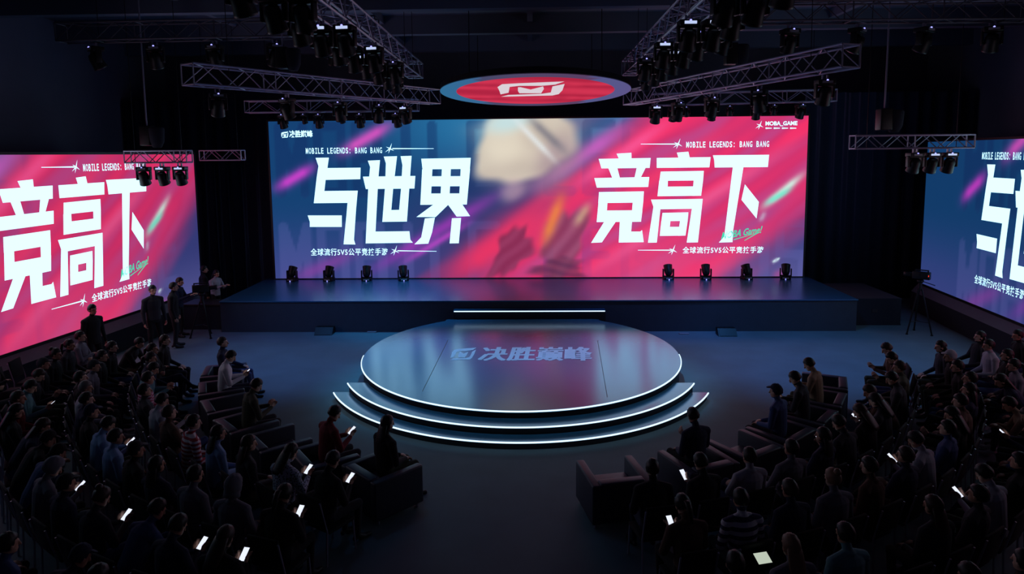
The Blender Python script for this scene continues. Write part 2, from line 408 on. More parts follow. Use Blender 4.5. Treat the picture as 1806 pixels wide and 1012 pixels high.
def led_wall(name, loc, rz, W, Hh, to_main, from_main, label, nx, nz, base_h, frame=0.06):
    root = empty(name, loc, rz, label, 'screen'); fb = frame if base_h else 0
    # panel: front face at y=0, facing -y
    bm = BM(); g = [[bm.verts.new((W*i/nx, 0, Hh*j/nz)) for i in range(nx+1)] for j in range(nz+1)]
    for j in range(nz):
        for i in range(nx): bm.faces.new((g[j][i], g[j][i+1], g[j+1][i+1], g[j+1][i]))
    me = bpy.data.meshes.new('display_panel'); bm.to_mesh(me); bm.free()
    XY = np.array([(v.co.x, v.co.z) for v in me.vertices])
    X, Z = to_main(XY[:, 0], XY[:, 1]); c = art(X, Z)
    at_ = me.attributes.new('picture', 'FLOAT_COLOR', 'POINT')
    at_.data.foreach_set('color', np.concatenate([c, np.ones((len(c), 1))], 1).astype(np.float32).ravel())
    me.materials.append(emit_attr('screen_picture', .80 if base_h else .97))
    o = bpy.data.objects.new('display_panel', me); COL.objects.link(o); o.parent = root
    # black cabinet behind
    bm = BM(); box(bm, (-frame, .01, -fb), (W+frame, .35, Hh+frame)); obj('cabinet', bm, M_black, root)
    bm = BM()
    for lo, hi in (((-frame, -.02, -fb), (0, .02, Hh+frame)), ((W, -.02, -fb), (W+frame, .02, Hh+frame)),
                   ((0, -.02, -frame if base_h else .0), (W, .02, 0 if base_h else .03)), ((0, -.02, Hh), (W, .02, Hh+frame))): box(bm, lo, hi)
    obj('frame', bm, M_black, root)
    for polys, m in LETTERS:
        if base_h and (polys is LOGO_TL or polys is LOGO_TR): continue      # the side screens show no corner logos
        pp = [[from_main(x, z) for x, z in p] for p in polys]
        xs = [x for p in pp for x, z in p]
        if max(xs) > W-.02 or min(xs) < .02: continue
        bm = BM()
        for p in pp:
            q = [bm.verts.new((x, -.012, z)) for x, z in p]
            try: bm.faces.new(q)
            except ValueError: pass
        bm.normal_update(); bmesh.ops.triangulate(bm, faces=bm.faces)
        name_ = 'lettering'
        oo = obj(name_, bm, m, root)
    return root

main_screen = led_wall('led_screen', (SL, SY, SZ), 0, SW, SH, lambda x, z: (x, z), lambda x, z: (x, z),
    'wide main LED screen behind the stage, blue fading to pink, six big white characters', 260, 78, 0)
# side screens
LX, LY, LA, LZ0, LZ1, LLEN = -10.795, 21.351, -.1249, .9, 5.29, 13.0
RX, RY, RA, RZ0, RZ1, RLEN = 12.71, 22.03, -.1017, .9, 5.46, 13.0
ld = Vector((math.sin(LA), -math.cos(LA), 0)); rd = Vector((math.sin(RA), -math.cos(RA), 0))
lo_ = Vector((LX, LY, LZ0)) + ld*LLEN; l_rz = math.atan2(-ld.y, -ld.x)
kz = (LZ1-LZ0)/SH
left_screen = led_wall('led_screen', lo_, l_rz, LLEN, LZ1-LZ0,
    lambda x, z: (SW-(((LLEN-x)-2.3)/.83+1.28), (z/kz+.046*SH)/1.168), lambda x, z: (LLEN-(2.3+((SW-x)-1.28)*.83), (z*1.168-.046*SH)*kz),
    'pink LED screen along the side of the hall, showing the last three white characters', 130, 60, .9)
kr = (RZ1-RZ0)/SH; r_rz = math.atan2(rd.y, rd.x)
right_screen = led_wall('led_screen', (RX, RY, RZ0), r_rz, RLEN, RZ1-RZ0,
    lambda x, z: ((x-3.2)/.83+1.3, (z/kr+.046*SH)/1.168), lambda x, z: (3.2+(x-1.3)*.83, (z*1.168-.046*SH)*kr),
    'dark blue LED screen along the hall side, cut off after its first white character', 130, 60, .9)
for o, lab, ln in ((left_screen, 'pink', LLEN), (right_screen, 'blue', RLEN)):
    b = BM(); box(b, (-.1, -.22, -.90), (ln+.1, .36, -.30)); obj('plinth', b, M_cloth, o)
    b = BM(); prism(b, [(-.22, -.30), (.36, -.30), (.36, -.07), (-.03, -.07)], -.1, ln+.1)
    for v in b.verts: v.co = Vector((v.co.z, v.co.x, v.co.y))
    obj('ledge', b, M_ledge, o)

# ------------------------------------------------------------------ room
def struct(name, bm, m): return tag(obj(name, bm, m), kind='structure')
b = BM(); box(b, (RX0, RY0, -.1), (RX1, RY1, 0)); struct('floor', b, M_floor)
b = BM(); box(b, (RX0, RY0, RZC), (RX1, RY1, RZC+.1)); struct('ceiling', b, M_ceil)
for n, lo, hi in (('wall_left', (RX0-.1, RY0, 0), (RX0, RY1, RZC)), ('wall_right', (RX1, RY0, 0), (RX1+.1, RY1, RZC)),
                  ('wall_back', (RX0, RY1, 0), (RX1, RY1+.1, RZC)), ('wall_front', (RX0, RY0-.1, 0), (RX1, RY0, RZC))):
    b = BM(); box(b, lo, hi); struct(n, b, M_wall)
for i, y in enumerate((14.0, 17.5, 21.0, 24.5)):
    b = BM(); box(b, (RX0, y-.15, RZC-.55), (RX1, y+.15, RZC)); struct('trim_%d' % (i+1), b, M_ceil)
for i, x in enumerate((-9, -4.5, 0, 4.5, 9)):
    b = BM(); box(b, (x-.08, RY0, RZC-.25), (x+.08, RY1, RZC)); struct('trim_%d' % (i+5), b, M_ceil)

# curtains beside the main screen
def curtain(x0, x1, y, z1, label):
    b = BM(); n = int((x1-x0)*10); A = []
    for i in range(n+1):
        x = x0+(x1-x0)*i/n; yy = y+.09*math.sin(i*1.3)+.04*math.sin(i*.47)
        A.append((b.verts.new((x, yy, 0.02)), b.verts.new((x, yy, z1))))
    for p, q in zip(A[:-1], A[1:]): b.faces.new((p[0], q[0], q[1], p[1]))
    bmesh.ops.solidify(b, geom=b.faces, thickness=.02)
    tag(obj('curtain', b, M_drape, smooth=True), label, 'curtain', 'black drapes beside the main screen')
curtain(RX0+.2, SL-.25, 23.8, 7.2, 'tall black curtain between main screen and the pink side screen')
curtain(SL+SW+.25, RX1-.2, 23.8, 7.2, 'tall black curtain between main screen and the blue side screen')

# ------------------------------------------------------------------ main stage
stage = empty('stage', (0.08, 21.3, 0), 0, 'long dark rectangular stage platform below the main LED screen', 'stage')
def rel(p, o): return tuple(Vector(p)-Vector(o.location))
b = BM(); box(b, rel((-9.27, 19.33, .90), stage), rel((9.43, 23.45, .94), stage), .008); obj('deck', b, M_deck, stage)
b = BM(); box(b, rel((-9.25, 19.36, 0), stage), rel((9.41, 23.43, .90), stage)); obj('skirt', b, M_skirt, stage)
st_ = empty('bridge_step', (-.07, 19.2, 0), 0, 'low dark step with a straight light strip joining the two stages', 'step')
b = BM(); box(b, rel((-2.27, 19.07, 0), st_), rel((2.13, 19.325, .66), st_)); obj('riser', b, M_riser, st_)
b = BM(); box(b, rel((-2.27, 19.05, .66), st_), rel((2.13, 19.325, .70), st_)); obj('tread', b, M_deck, st_)
b = BM(); box(b, rel((-2.25, 19.03, .672), st_), rel((2.11, 19.05, .698), st_)); obj('light_strip', b, M_strip, st_)

# round stage with two curved steps
DC = Vector((-.27, 15.83, 0)); DR = 3.752; DZ = .45
rs = empty('round_stage', DC, 0, 'round raised stage with glossy top and glowing white rim', 'stage')
def arc(r, a0, a1, n): return [(r*math.cos(math.radians(a0+(a1-a0)*i/n)), r*math.sin(math.radians(a0+(a1-a0)*i/n))) for i in range(n+1)]
hw = 2.2; aa = math.degrees(math.acos(hw/DR)); yb = 19.04-DC.y
out = arc(DR, 180-aa, 360+aa, 120)
out = [(-hw, yb)] + out + [(hw, yb)]
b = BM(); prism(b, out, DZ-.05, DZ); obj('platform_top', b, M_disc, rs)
out2 = [(-hw+.02, yb-.01)] + arc(DR-.03, 180-aa, 360+aa, 120) + [(hw-.02, yb-.01)]
b = BM(); prism(b, out2, 0, DZ-.05); obj('riser', b, M_riser, rs)
def arc_strip(r, a0, a1, z0, z1, n, th=.022):
    b = BM(); I = arc(r, a0, a1, n); O = arc(r+th, a0, a1, n)
    V = [(b.verts.new((i[0], i[1], z0)), b.verts.new((o[0], o[1], z0)), b.verts.new((o[0], o[1], z1)), b.verts.new((i[0], i[1], z1))) for i, o in zip(I, O)]
    for p, q in zip(V[:-1], V[1:]):
        for k in range(4): b.faces.new((p[k], q[k], q[(k+1) % 4], p[(k+1) % 4]))
    b.faces.new(V[0]); b.faces.new(V[-1][::-1]); return b
obj('light_strip', arc_strip(DR, 184, 357, DZ-.026, DZ-.003, 140), M_strip, rs)
for r, z, ycut, lab in ((4.13, .30, 14.05-DC.y, 'upper'), (4.44, .15, 13.88-DC.y, 'lower')):
    s = math.degrees(math.asin(ycut/r)); a0, a1 = 180-s, 360+s
    o = empty('curved_step', DC, 0, 'curved step with glowing edge, %s of the two wrapping the round stage' % lab, 'step')
    inner = DR-.28 if z > .2 else 4.11-.26
    si = math.degrees(math.asin(max(-1, ycut/inner)))
    poly = arc(r, a0, a1, 120) + arc(inner, 360+si, 180-si, 100)
    # tread ring sector
    def sector(bm, r0, r1, z0, z1, A, B, n):
        I0 = []; 
        for k in range(n+1):
            t = k/n
            aO = math.radians(a0+(a1-a0)*t); aI = math.radians((180-si)+(180+2*si)*t)
            pi_ = (r0*math.cos(aI), r0*math.sin(aI)); po = (r1*math.cos(aO), r1*math.sin(aO))
            I0.append((bm.verts.new((*pi_, z0)), bm.verts.new((*po, z0)), bm.verts.new((*po, z1)), bm.verts.new((*pi_, z1))))
        for p, q in zip(I0[:-1], I0[1:]):
            for k in range(4): bm.faces.new((p[k], q[k], q[(k+1) % 4], p[(k+1) % 4]))
        bm.faces.new(I0[0]); bm.faces.new(I0[-1][::-1])
    r_in = (DR+.0 if z > .2 else 4.13+.0)
    si = math.degrees(math.asin(ycut/r_in))
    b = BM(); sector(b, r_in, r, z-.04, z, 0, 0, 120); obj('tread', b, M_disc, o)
    b = BM(); sector(b, r_in, r-.02, 0, z-.04, 0, 0, 120); obj('riser', b, M_riser, o)
    obj('light_strip', arc_strip(r, a0, a1, z-.024, z-.002, 120), M_strip, o)
# printed name on the round stage
M_print = mat('floor_print', (206, 200, 226), .5)
def flat_polys(name, polys, m, parent, f, lift=.004):
    b = BM()
    for p in polys:
        q = [b.verts.new(f(x, y)) for x, y in p]
        try: b.faces.new(q)
        except ValueError: pass
    b.normal_update(); bmesh.ops.triangulate(b, faces=b.faces)
    return obj(name, b, m, parent)
lx0, lx1 = at(792, 625, DZ).x, at(1044, 625, DZ).x
ly0, ly1 = at(915, 635, DZ).y, at(915, 613, DZ).y
wd_ = lx1-lx0
glyphs = [text_polys(ch, lx0+wd_*(.215+.198*i), lx0+wd_*(.215+.198*i+.19), ly0-.05, ly1+.05, bold=.011, shear=.12) for i, ch in enumerate('决胜巅峰')]
b = BM()
for k, dx in enumerate((-.024, 0, .024)):          # heavy strokes, printed in three thin coats
    for p in (emblem(lx0+.05, lx0+wd_*.18, ly0, ly1) if k == 1 else []) + [q for g in glyphs for q in g]:
        q = [b.verts.new((x+dx-DC.x, y-DC.y, DZ+.0025+.0008*k)) for x, y in p]
        b.faces.new(q)
b.normal_update(); bmesh.ops.triangulate(b, faces=b.faces)
obj('lettering', b, M_print, rs)
# seams of the round top
for u0, v0, u1, v1 in ((790, 600, 745, 690), (1054, 600, 1071, 700)):
    b = BM()
    p, q = at(u0, v0, DZ)-DC, at(u1, v1, DZ)-DC
    box(b, (0, -.006, 0), ((q-p).length, .006, .002), M=Matrix.Translation((p.x, p.y, DZ)) @ Matrix.Rotation(math.atan2(q.y-p.y, q.x-p.x), 4, 'Z'))
    obj('seam', b, M_riser, rs)

# ------------------------------------------------------------------ overhead round screen
OC = Vector((.14, 19.65, 6.97)); OR = 2.72
ov = empty('overhead_screen', OC, 0, 'round red LED screen hung under the trusses with a white emblem', 'screen')
ov.rotation_euler = (math.radians(-4.3), 0, 0)
b = BM(); lathe(b, [(OR, .02), (OR, .16), (OR-.1, .2)], 72); obj('housing', b, M_black, ov, False)
b = BM(); n = 96; rings = []
cols = []
for ri in (0, .2, .4, .6, .75, .81, .825, .835, .85, .9, 1.0):
    rings.append([b.verts.new((OR*ri*math.cos(2*PI*k/n), OR*ri*math.sin(2*PI*k/n), .0)) for k in range(n)])
for A, B_ in zip(rings[:-1], rings[1:]):
    for k in range(n):
        vs_ = (A[k], A[(k+1) % n], B_[(k+1) % n], B_[k]); b.faces.new(vs_)
bmesh.ops.remove_doubles(b, verts=b.verts, dist=1e-5)
me = bpy.data.meshes.new('display_panel'); b.to_mesh(me); b.free()
c = np.zeros((len(me.vertices), 4), np.float32); c[:, 3] = 1
for i, v in enumerate(me.vertices):
    r = math.hypot(v.co.x, v.co.y)/OR; s = v.co.x/OR
    if r < .83:
        w = .5+.5*math.sin(v.co.x*1.1-v.co.y*5+math.sin(v.co.y*3))
        cc = [176+34*w, 36+16*w, 66+16*w]
    else:
        k = (s+1)/2; cc = [48+44*k, 108-24*k, 150-14*k]
        if abs(s) < .55: cc = [cc[0]*.8+25, cc[1]*.72, cc[2]*.72]
    c[i, :3] = lin(cc)
a_ = me.attributes.new('picture', 'FLOAT_COLOR', 'POINT'); a_.data.foreach_set('color', c.ravel())
me.materials.append(emit_attr('ceiling_picture'))
o = bpy.data.objects.new('display_panel', me); COL.objects.link(o); o.parent = ov
bpy.context.view_layer.update()
Mi = ov.matrix_world.inverted()
def on_ov(u, v):
    n_ = ov.matrix_world.to_3x3() @ Vector((0, 0, 1)); d = ray(u, v); o_ = Vector((0, 0, CAM_H))
    return Mi @ (o_ + d*((OC-o_).dot(n_)/d.dot(n_)))
b = BM()
def Q(*p): return [(760+x*.24363, y*.24363) for x, y in p]
for poly in (Q((482,627),(515,606),(640,599),(966,586),(900,609),(800,618),(640,618),(570,626),(562,668),(504,680),(496,655)),
             Q((630,628),(650,628),(722,645),(812,622),(818,640),(798,672),(640,672),(630,655)),
             Q((880,622),(968,604),(952,650),(925,678),(880,688),(508,697),(560,684),(800,676),(868,666))):
    q = [b.verts.new((lambda w: (w.x, w.y, -.012))(on_ov(u, v))) for u, v in poly]; b.faces.new(q)
b.normal_update(); bmesh.ops.triangulate(b, faces=b.faces)
obj('emblem', b, emit('emblem_white', (224, 214, 222), .95), ov)
for a in (40, 140, 220, 320):
    x, y = 2.3*math.cos(math.radians(a)), 2.3*math.sin(math.radians(a))
    b = BM(); tube(b, (x, y, .15), (x, y, 2.0), .012); obj('hanging_cable', b, M_black, ov)

# ------------------------------------------------------------------ trusses
def truss(p, q, s, label, pitch=.5, group='lighting trusses', m=None):
    m = m or M_steel
    p, q = Vector(p), Vector(q); d = q-p; L = d.length; rz = math.atan2(d.y, d.x)
    t = empty('lighting_truss', p, rz, label, 'truss', group)
    slope = math.asin(d.z/L)
    t.rotation_euler = (0, -slope, rz)
    h = s/2; cr = .024
    for y, z in ((-h, -h), (h, -h), (h, h), (-h, h)):
        b = BM(); tube(b, (0, y, z), (L, y, z), cr); obj('chord', b, m, t)
    b = BM(); n = max(2, round(L/pitch)); w = L/n
    for i in range(n):
        x0, x1 = i*w, (i+1)*w
        for (y0, z0, y1, z1) in ((-h, -h, -h, h), (h, -h, h, h), (-h, -h, h, -h), (-h, h, h, h)):
            a_ = (x0, y0, z0), (x1, y1, z1)
            if i % 2: a_ = (x0, y1, z1), (x1, y0, z0)
            tube(b, a_[0], a_[1], .013, 5)
        if i % 4 == 0:
            for (y0, z0, y1, z1) in ((-h, -h, -h, h), (h, -h, h, h), (-h, -h, h, -h), (-h, h, h, h)): tube(b, (x0, y0, z0), (x0, y1, z1), .016, 5)
    for (y0, z0, y1, z1) in ((-h, -h, -h, h), (h, -h, h, h), (-h, -h, h, -h), (-h, h, h, h)): tube(b, (L, y0, z0), (L, y1, z1), .018, 5)
    obj('lacing', b, m, t)
    for k in (.12, .88):
        b = BM(); tube(b, (L*k, 0, -h-.01), (L*k, 0, RZC-p.z-d.z*k+.02), .008); tube(b, (L*k, -h, -h), (L*k, h, -h), .012); obj('hanging_cable', b, M_black, t)
    return t
truss((-7.1, 14.0, 6.91), (-2.95, 21.0, 6.98), .42, 'slanting truss over the seats, from the pink side screen to the round ceiling screen')
truss((6.0, 13.0, 6.97), (3.04, 21.0, 6.88), .42, 'slanting truss over the seats, from the blue side screen to the round ceiling screen')
truss((-9.15, 21.75, 6.79), (-3.6, 21.75, 6.79), .36, 'straight truss above the blue half of the main screen')
truss((3.9, 21.75, 6.87), (9.57, 21.75, 6.94), .36, 'straight truss above the pink half of the main screen')
truss((-3.45, 6.0, 7.85), (-3.45, 20.6, 7.72), .42, 'long truss running towards the main screen on the pink screen side')
truss((2.95, 6.0, 7.85), (2.95, 20.6, 7.72), .42, 'long truss running towards the main screen on the blue screen side')
truss((-10.3, 17.0, 5.22), (-8.7, 17.0, 5.22), .30, 'short truss in front of the pink side screen, carrying three lights', .35)
truss((7.5, 16.0, 5.40), (10.2, 16.0, 5.40), .30, 'short truss beside the blue side screen, carrying three lights', .35)
truss((-10.25, 20.8, 5.25), (-8.95, 20.8, 5.25), .30, 'short empty truss between the main and pink side screens', .35)
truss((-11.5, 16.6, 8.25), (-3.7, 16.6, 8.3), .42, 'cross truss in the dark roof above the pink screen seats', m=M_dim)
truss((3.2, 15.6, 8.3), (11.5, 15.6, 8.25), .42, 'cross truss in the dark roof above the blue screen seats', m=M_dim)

# ------------------------------------------------------------------ moving head lights
def fixture_proto():
    root = empty('moving_head_light')
    b = BM(); box(b, (-.17, -.13, -.10), (.17, .13, 0), .015); obj('base', b, M_black, root, True)
    b = BM(); box(b, (-.19, -.06, -.36), (-.15, .06, -.08), .012); box(b, (.15, -.06, -.36), (.19, .06, -.08), .012); box(b, (-.19, -.06, -.13), (.19, .06, -.09), .01)
    obj('yoke', b, M_black, root, True)
    Mh = Matrix.Translation((0, 0, -.30)) @ Matrix.Rotation(math.radians(28), 4, 'X')
    b = BM(); lathe(b, [(.05, .17), (.10, .15), (.13, .06), (.135, -.05), (.145, -.16), (.15, -.19), (.13, -.195)], 20, Mh); hd = obj('head', b, M_black, root, True)
    b = BM(); lathe(b, [(.128, -.19), (.10, -.203), (.04, -.21)], 20, Mh); obj('lens', b, M_lens, hd, True)
    b = BM(); box(b, (-.10, -.155, -.075), (.10, -.131, -.03)); obj('display', b, mat('display_off', (150, 152, 165), .25, spec=.8), root)  # plate on the base; on some fixtures its glow imitates a reflection
    b = BM(); box(b, (-.06, -.02, .015), (-.03, .02, .09)); box(b, (.03, -.02, .015), (.06, .02, .09)); box(b, (-.065, -.022, -.005), (.065, .022, .02)); bmesh.ops.remove_doubles(b, verts=b.verts, dist=1e-6); obj('clamp', b, M_steel, root)
    return root
FX = fixture_proto(); _fx_used = [False]
def fixture(loc, rz, label, group, up=False, lit=False, dot=False, scale=1.0, rx=0.0):
    if not _fx_used[0]: o = FX; _fx_used[0] = True
    else: o = copy_tree(FX)
    o.location = loc; o.rotation_euler = (PI if up else rx, 0, rz); o.scale = (scale,)*3
    tag(o, label, 'stage light', group)
    if up:                                   # a light standing on the deck has no truss clamp
        for ch in list(o.children):
            if ch.name.startswith('clamp'): bpy.data.objects.remove(ch)
    if lit:  # plate made to glow like light caught on the base
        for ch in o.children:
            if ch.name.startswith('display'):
                ch.material_slots[0].link = 'OBJECT'; ch.material_slots[0].material = M_glint
    if dot:
        b = BM(); bmesh.ops.create_icosphere(b, subdivisions=1, radius=.022); obj('indicator_lamp', b, M_dot, o, loc=(.0, -.14, -.02))
    return o
ORD = ['first', 'second', 'third', 'fourth', 'fifth', 'sixth', 'seventh', 'eighth', 'ninth', 'tenth', 'eleventh', 'twelfth', 'thirteenth',
       'fourteenth', 'fifteenth', 'sixteenth', 'seventeenth', 'eighteenth', 'nineteenth', 'twentieth', 'twenty-first', 'twenty-second', 'twenty-third', 'twenty-fourth']
# upper row in front of the main screen
for half, xs, side in (('blue', [502, 533, 565, 600, 637, 669, 702], -1), ('pink', [1185, 1213, 1253, 1290, 1330, 1368, 1408], 1)):
    for i, u in enumerate(xs):
        p = at_depth(u, 200, 21.75); low = (i % 2 == 0)
        z = 6.60 if side < 0 else 6.68
        k = i if side < 0 else i
        fixture((p.x, 21.57 if low else 21.93, (6.53 if low else 6.555)+(.08+.012*(p.x-3.9) if side > 0 else 0)), rnd.uniform(-.3, .3), 'black moving head light hanging over the %s half of main screen, %s along' % (half, ORD[k]),
                'lights on the trusses above the main screen', dot=True, scale=.88 if low else .62)
# footlights standing at the back of the stage
for half, xs in (('blue', [518, 582, 648, 712]), ('pink', [1180, 1247, 1320, 1390])):
    for i, u in enumerate(xs):
        p = at(u, 494, .94)
        w = ['nearest the screen edge', 'second from the screen edge', 'third from the screen edge', 'nearest the middle'][i if half == 'blue' else 3-i]
        fixture((p.x, 22.55, .941), rnd.uniform(-.35, .35)+PI, 'black upright light on stage before the %s half of screen, %s' % (half, w), 'lights standing on the stage', up=True, scale=1.0)
# lights along the two long trusses
for side, x, sd in (('pink', -3.45, -1), ('blue', 2.95, 1)):
    for i, y in enumerate([18.6, 17.5, 16.4, 15.3, 14.2, 13.1, 12.0, 10.9, 9.8, 8.7]):
        for k, dx in enumerate((-.21, .21)):
            if k == (0 if sd > 0 else 1) and (i % 2 or i == 0): continue
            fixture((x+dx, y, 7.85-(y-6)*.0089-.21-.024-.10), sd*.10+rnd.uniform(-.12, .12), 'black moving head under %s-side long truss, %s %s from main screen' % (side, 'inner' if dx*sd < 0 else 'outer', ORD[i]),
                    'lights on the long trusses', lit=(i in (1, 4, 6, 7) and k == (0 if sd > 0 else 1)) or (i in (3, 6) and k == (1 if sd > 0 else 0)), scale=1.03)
# lights under the slanting trusses
for side, p, q in (('pink', Vector((-7.1, 14.0, 6.62)), Vector((-2.95, 21.0, 6.68))), ('blue', Vector((6.0, 13.0, 6.67)), Vector((3.04, 21.0, 6.58)))):
    for i, t in enumerate((.10, .33, .54, .72, .86)):
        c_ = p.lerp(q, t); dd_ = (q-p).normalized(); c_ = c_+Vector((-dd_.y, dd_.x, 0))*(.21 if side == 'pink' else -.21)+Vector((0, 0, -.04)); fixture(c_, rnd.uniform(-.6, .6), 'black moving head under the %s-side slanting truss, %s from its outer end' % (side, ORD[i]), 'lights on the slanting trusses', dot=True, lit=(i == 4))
# threes on the short trusses
for side, xs, y, z in (('pink', (-9.82, -9.34, -8.88), 16.85, 4.965), ('blue', (8.86, 9.25, 9.64), 15.85, 5.145)):
    for i, x in enumerate(xs):
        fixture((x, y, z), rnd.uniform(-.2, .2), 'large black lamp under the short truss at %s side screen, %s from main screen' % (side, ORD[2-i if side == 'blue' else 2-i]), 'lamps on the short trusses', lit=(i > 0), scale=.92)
# lights on the dark cross trusses
for side, sd in (('pink', -1), ('blue', 1)):
    for i in range(5):
        fixture((sd*(4.6+i*1.5)-.2, 16.81 if sd < 0 else 15.81, 7.96-.004*i), rnd.uniform(-.8, .8), 'black moving head under the dark %s-side cross truss, %s from the middle' % (side, ORD[i]), 'lights on the cross trusses', dot=(i in (1, 3)), scale=1.1)
# chain hoists
def hoist(x, y, z, label):
    o = empty('chain_hoist', (x, y, z), 0, label, 'hoist', 'chain hoists above the trusses')
    b = BM(); box(b, (-.14, -.14, 0), (.14, .14, .5), .03); obj('motor', b, M_black, o, True)
    b = BM(); lathe(b, [(.10, -.05), (.17, .1), (.19, .42), (.16, .46)], 14, Matrix.Translation((.24, 0, 0))); obj('chain_bag', b, M_cloth, o, True)
    b = BM(); tube(b, (0, 0, .5), (0, 0, RZC-z), .018); obj('chain', b, M_steel, o)
hoist(-5.85, 16.1, 7.26, 'black chain hoist over the middle of the pink-side slanting truss')
hoist(4.75, 16.4, 7.26, 'black chain hoist over the middle of the blue-side slanting truss')
hoist(8.2, 16.0, 5.67, 'black chain hoist above the short truss by the blue screen')
hoist(-9.75, 17.0, 5.50, 'black chain hoist above the short truss by the pink screen')

# wash spots near the trusses, added to lift the blue on disc, deck and floor
def spot(loc, target, energy, rgb, size=50, blend=.9, r=.12):
    l = bpy.data.lights.new('added_wash', 'SPOT'); l.energy = energy; l.color = lin(rgb); l.spot_size = math.radians(size); l.spot_blend = blend; l.shadow_soft_size = r
    o = bpy.data.objects.new('added_wash', l); COL.objects.link(o); o.location = loc
    o.rotation_euler = (Vector(target)-Vector(loc)).to_track_quat('-Z', 'Y').to_euler(); return o
spot((-3.2, 17.0, 6.95), (-2.1, 15.2, .4), 1250, (80, 200, 255), 50)
spot((2.7, 17.0, 6.95), (1.9, 15.4, .4), 1150, (110, 195, 255), 46)
spot((-6.2, 15.6, 6.3), (-5.9, 17.2, 0), 750, (64, 140, 235), 74)
spot((5.75, 16.2, 6.2), (6.8, 16.9, 0), 950, (56, 140, 230), 76)
spot((-3.7, 19.6, 6.4), (-3.6, 20.6, .94), 900, (50, 185, 255), 66)
spot((5.4, 18.0, 6.0), (3.6, 20.6, .94), 650, (100, 150, 255), 66)
spot((-3.2, 12.0, 7.0), (-.8, 11.0, 0), 300, (90, 165, 235), 66)

# ------------------------------------------------------------------ small things on the floor by the stage
def wedge(u, v, label):
    p = at(u, v, 0)
    o = empty('stage_monitor', (p.x, p.y-.22, 0), 0, label, 'loudspeaker', 'floor monitors at the stage foot')
    b = BM(); prism(b, [(-.2, 0), (.16, 0), (.16, .2), (-.02, .2)], -.26, .26)
    for vv in b.verts: vv.co = Vector((vv.co.z, vv.co.x, vv.co.y))
    obj('cabinet', b, M_black, o)
    b = BM(); box(b, (-.23, -.008, -.11), (.23, .006, .11), M=Matrix.Translation((0, -.115, .10)) @ Matrix.Rotation(math.radians(-42), 4, 'X')); obj('grille', b, M_black, o)
    b = BM(); box(b, (-.05, .155, .09), (.05, .18, .13)); obj('handle', b, M_steel, o)
wedge(577, 585, 'black floor monitor at foot of the stage, pink screen side')
wedge(1277, 587, 'black floor monitor at foot of the stage, blue screen side')
for u, v, l in ((656, 586, 'small pale cable tray lying by the stage foot, pink screen side'), (1206, 589, 'small pale cable tray lying by the stage foot, blue screen side')):
    p = at(u, v, 0); b = BM(); box(b, (-.14, -.05, 0), (.14, .05, .03), .01); tag(obj('cable_tray', b, mat('pale_plastic', (140, 138, 150), .5), loc=(p.x, p.y, 0)), l, 'cable tray')
o = empty('flight_case', (10.25, 21.2, 0), 0, 'big black case standing beside the stage end under the blue screen', 'case')
b = BM(); box(b, (-.78, -1.2, 0), (.78, 1.2, .82), .02); obj('body', b, M_cloth, o)
b = BM()
for x in (-.78, .78):
    for z in (.02, .80): tube(b, (x, -1.2, z), (x, 1.2, z), .015)
obj('edge_rail', b, mat('dark_rail', (40, 40, 46), .5), o)
b = BM(); box(b, (-.08, -1.215, .4), (.08, -1.198, .5)); obj('handle', b, mat('dark_rail'), o)
o = empty('control_desk', (-9.95, 20.05, 0), 0, 'black equipment desk at the stage end beside the pink screen', 'desk')
b = BM(); box(b, (-.62, -.4, .72), (.62, .4, .78), .01); obj('desk_top', b, M_black, o)
b = BM(); box(b, (-.6, -.38, 0), (.6, -.34, .72)); obj('front_panel', b, M_cloth, o)
for sx in (-1, 1):
    b = BM(); box(b, (sx*.6-.02, -.36, 0), (sx*.6+.02, .38, .72)); obj('side_panel', b, M_cloth, o)

def tripod_camera(p, rz, label, h=1.45, light=True):
    o = empty('video_camera', (p.x, p.y, 0), rz, label, 'video camera')
    tp = None
    for k in range(3):
        a = 2*PI*k/3+.5; b = BM()
        tube(b, (.05*math.cos(a), .05*math.sin(a), h-.25), (.36*math.cos(a), .36*math.sin(a), .02), .022, 6)
        l = obj('leg', b, M_black, o)
        b = BM(); tube(b, (.36*math.cos(a), .36*math.sin(a), 0), (.36*math.cos(a), .36*math.sin(a), .03), .035, 8); obj('foot', b, M_black, l)
    b = BM()
    pts = [(.27*math.cos(2*PI*k/3+.5), .27*math.sin(2*PI*k/3+.5), .36) for k in range(3)]
    for k in range(3): tube(b, pts[k], (0, 0, .36), .012)
    obj('spreader', b, M_black, o)
    b = BM(); tube(b, (0, 0, h-.3), (0, 0, h), .05, 10); lathe(b, [(.06, h-.08), (.09, h-.04), (.09, h), (.05, h+.03)], 14); obj('pan_head', b, M_black, o)
    b = BM(); tube(b, (0, 0, h-.02), (.05, -.36, h-.12), .012); obj('pan_handle', b, M_black, o)
    b = BM(); box(b, (-.08, -.24, h+.03), (.08, .2, h+.24), .015); cb = obj('camera_body', b, M_black, o, True)
    b = BM(); lathe(b, [(.05, 0), (.065, .05), (.06, .14), (.075, .22)], 14, Matrix.Translation((0, .2, h+.13)) @ Matrix.Rotation(-PI/2, 4, 'X')); obj('lens', b, M_black, cb, True)
    b = BM(); box(b, (-.02, -.2, h+.27), (.02, .15, h+.30)); box(b, (-.015, -.2, h+.22), (.015, -.17, h+.28)); box(b, (-.015, .12, h+.22), (.015, .15, h+.28)); obj('carry_handle', b, M_black, cb)
    b = BM(); box(b, (-.16, -.22, h+.1), (-.09, -.06, h+.22), .01); obj('viewfinder', b, M_black, cb)
    if light:
        b = BM(); box(b, (-.13, -.228, h+.13), (-.1, -.222, h+.17)); obj('tally_lamp', b, emit('tally_red', (255, 60, 40), 1.5), cb)
    return o
